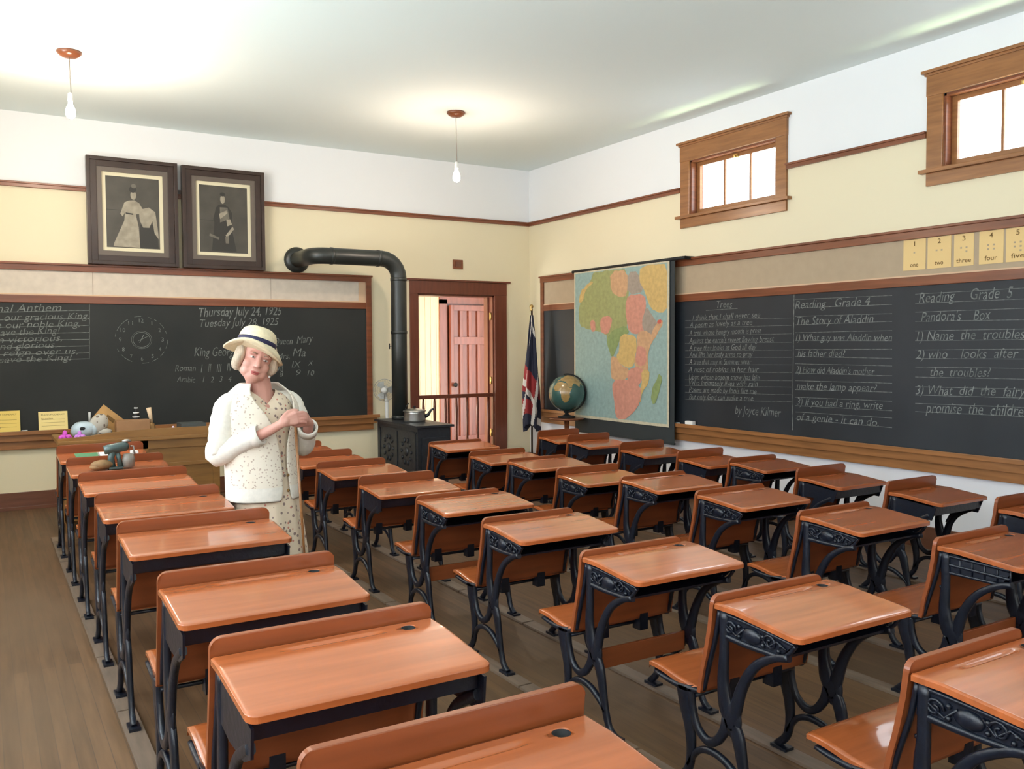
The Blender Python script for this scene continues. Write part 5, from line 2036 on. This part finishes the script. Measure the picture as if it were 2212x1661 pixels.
for v in bm.verts:
    r = math.hypot(v.co.x, v.co.y)
    if r > 0.105:
        a = math.atan2(v.co.y, v.co.x)
        v.co.z += (r-0.105)*(0.15*math.sin(2*a+0.6)+0.12*math.cos(3*a)+0.45*(0.5-0.5*math.sin(a))**2-0.40*math.cos(a)**2-0.45*(0.5+0.5*math.cos(a))**2)
bmesh.ops.transform(bm, matrix=HATM, verts=bm.verts)
hat = obj('hat', bm, straw, wo)
hat['label'] = 'cream cloche hat with a navy band'
bm = bmesh.new()
add_lathe(bm, [(0.0995, 0.006), (0.1005, 0.008), (0.0990, 0.028), (0.0975, 0.030)], seg=48, M4=Matrix.Diagonal((1.0, 1.07, 1, 1)))
bmesh.ops.transform(bm, matrix=HATM, verts=bm.verts)
obj('hat_band', bm, mat('navy_ribbon', (0.012, 0.010, 0.055), 0.5), hat)

# dress: torso and flaring skirt
dress_mat = dotted('flowered_dress', (0.68, 0.56, 0.42), (0.24, 0.17, 0.15), 34, 0.28, c3=(0.50, 0.20, 0.15))


def ringpts(cx, cy, rx, ry, z, n=64, a0=0.0, a1=2*PI, closed=True, wav=0.0, nw=9, ph=0.0):
    out = []
    m_ = n if closed else n-1
    for i in range(n):
        a = a0+(a1-a0)*i/m_
        k_ = 1+wav*math.sin(nw*a+ph)
        out.append(Vector((cx+rx*k_*math.cos(a), cy+ry*k_*math.sin(a), z)))
    return out


bm = bmesh.new()
secs = [(-0.005, 0.0, 0.215, 0.200, 0.12, 0.05), (-0.01, 0.0, 0.205, 0.190, 0.45, 0.045), (-0.03, 0.0, 0.180, 0.160, 0.72, 0.025), (-0.035, 0.0, 0.170, 0.145, 0.88, 0.0),
        (-0.04, 0.0, 0.168, 0.132, 1.02, 0), (-0.045, -0.005, 0.178, 0.130, 1.14, 0), (-0.045, 0.0, 0.180, 0.110, 1.22, 0), (-0.045, 0.006, 0.150, 0.088, 1.265, 0), (-0.045, 0.010, 0.100, 0.078, 1.292, 0), (-0.045, 0.004, 0.078, 0.074, 1.302, 0)]
rings_ = [ringpts(cx, cy, rx, ry, z, wav=wv, nw=11, ph=z*3) for cx, cy, rx, ry, z, wv in secs]
for r in rings_[-3:]:        # V neck dips in front
    for p in r:
        if p.y < 0:
            dip = max(0, 1-abs(p.x+0.045)/0.075)
            p.z -= 0.075*dip
loft(bm, rings_, capt=False, capb=False)
dress = obj('dress', bm, dress_mat, wo)
md = dress.modifiers.new('s', 'SOLIDIFY')
md.thickness = 0.004
md = dress.modifiers.new('b', 'SUBSURF')
md.levels = md.render_levels = 1

# cardigan: open shell over the torso plus sleeves
card_mat = mat('white_knit', (0.80, 0.76, 0.68), 0.9, noise=0.10, nscale=50, bump=0.2)
lace_mat = dotted('lace_knit', (0.76, 0.69, 0.58), (0.50, 0.40, 0.33), 62, 0.27)
bm = bmesh.new()
FR = -PI/2
csecs = [(-0.035, 0.0, 0.192, 0.168, 0.725, 0.16), (-0.035, 0.0, 0.192, 0.168, 0.80, 0.10), (-0.04, 0.0, 0.190, 0.162, 0.90, 0.08), (-0.045, 0.0, 0.190, 0.152, 1.00, 0.10),
         (-0.04, 0.0, 0.205, 0.150, 1.10, 0.22), (-0.045, 0.0, 0.210, 0.142, 1.18, 0.42), (-0.045, 0.004, 0.204, 0.122, 1.235, 0.62), (-0.045, 0.010, 0.172, 0.104, 1.280, 0.80), (-0.045, 0.014, 0.126, 0.094, 1.312, 0.95), (-0.045, 0.012, 0.094, 0.086, 1.335, 1.05)]
rings_ = []
for cx, cy, rx, ry, z, op in csecs:
    rings_.append(ringpts(cx, cy, rx, ry, z, n=60, a0=FR+0.18+op, a1=FR+0.18+2*PI-op, closed=False, wav=0.008, nw=8, ph=z*4))
R = loft(bm, rings_, closed=False)
# pattern panels on the fronts
for f in bm.faces:
    c = f.calc_center_median()
    a = math.atan2(c.y, c.x+0.03)
    if c.y < -0.02 and c.z < 1.27 and c.z > 0.775:
        f.material_index = 1
cdg = obj('cardigan', bm, [card_mat, lace_mat], wo)
md = cdg.modifiers.new('s', 'SOLIDIFY')
md.thickness = 0.007
md.offset = 1
md = cdg.modifiers.new('b', 'SUBSURF')
md.levels = md.render_levels = 1
for nm, A_, B_, D_ in (('right', RSH, REL, RWR), ('left', LSH, LEL, LWR)):
    bm = bmesh.new()
    end = lerp(B_, D_, 0.80)
    sg_ = 1 if A_.x < 0 else -1
    pth = [A_+Vector((0.10*sg_, 0, 0.034)), A_+Vector((0.012*sg_, 0, 0.012)), lerp(A_, B_, 0.35), lerp(A_, B_, 0.75), B_+Vector((0, 0.01, -0.012)), lerp(B_, D_, 0.40), end]
    P2 = catmull(pth, 6)
    rad = [0.042, 0.060, 0.067, 0.062, 0.058, 0.052, 0.046]
    rr = []
    for i in range(len(P2)):
        t_ = i/(len(P2)-1)*6
        a = min(int(t_), 5)
        rr.append((rad[a]+(rad[a+1]-rad[a])*(t_-a))*(1+0.03*math.sin(i*1.9)))
    add_tube(bm, P2, rr, 24, cap=False)
    sl = obj('sleeve', bm, card_mat, cdg)
    md = sl.modifiers.new('s', 'SOLIDIFY')
    md.thickness = 0.005
    bm = bmesh.new()
    d_ = (D_-B_).normalized()
    add_tube(bm, [end-d_*0.045, end-d_*0.02, end+d_*0.004], [0.054, 0.053, 0.052], 24, cap=False)
    cf = obj('cuff', bm, card_mat, cdg)
    md = cf.modifiers.new('s', 'SOLIDIFY')
    md.thickness = 0.006
# buttons along the front edge
for z in (0.78, 0.86):
    bm = bmesh.new()
    add_ell(bm, (0.010, -0.168, z), (0.008, 0.005, 0.008), sub=2)
    obj('button', bm, M['ink'], cdg)
# shoes
for s_ in (-1, 1):
    bm = bmesh.new()
    add_limb(bm, [(s_*0.07, 0.04, 0.035), (s_*0.075, -0.04, 0.034), (s_*0.08, -0.13, 0.024)], [0.034, 0.036, 0.024])
    add_box(bm, s_*0.07-0.022, s_*0.07+0.022, 0.02, 0.07, 0.0, 0.03)
    add_box(bm, s_*0.078-0.032, s_*0.078+0.032, -0.15, 0.04, 0.0, 0.012)
    obj('shoe', bm, mat('tan_shoe', (0.30, 0.20, 0.12), 0.5), wo)

# wooden pointer held down along the skirt
pa = P(637, 905, 1, PY-0.20)
pb = P(657, 1190, 1, PY-0.16)
dd = (pb-pa)
pe = pa+dd*(pa.z/(pa.z-pb.z))
bm = bmesh.new()
add_tube(bm, [pa, pa+(pe-pa)*0.5, pe-(pe-pa)*0.004], [0.007, 0.007, 0.005], 10)
tag(obj('wooden_pointer', bm, M['fir']), 'slim wooden pointer standing along the right side of the person', 'pointer')
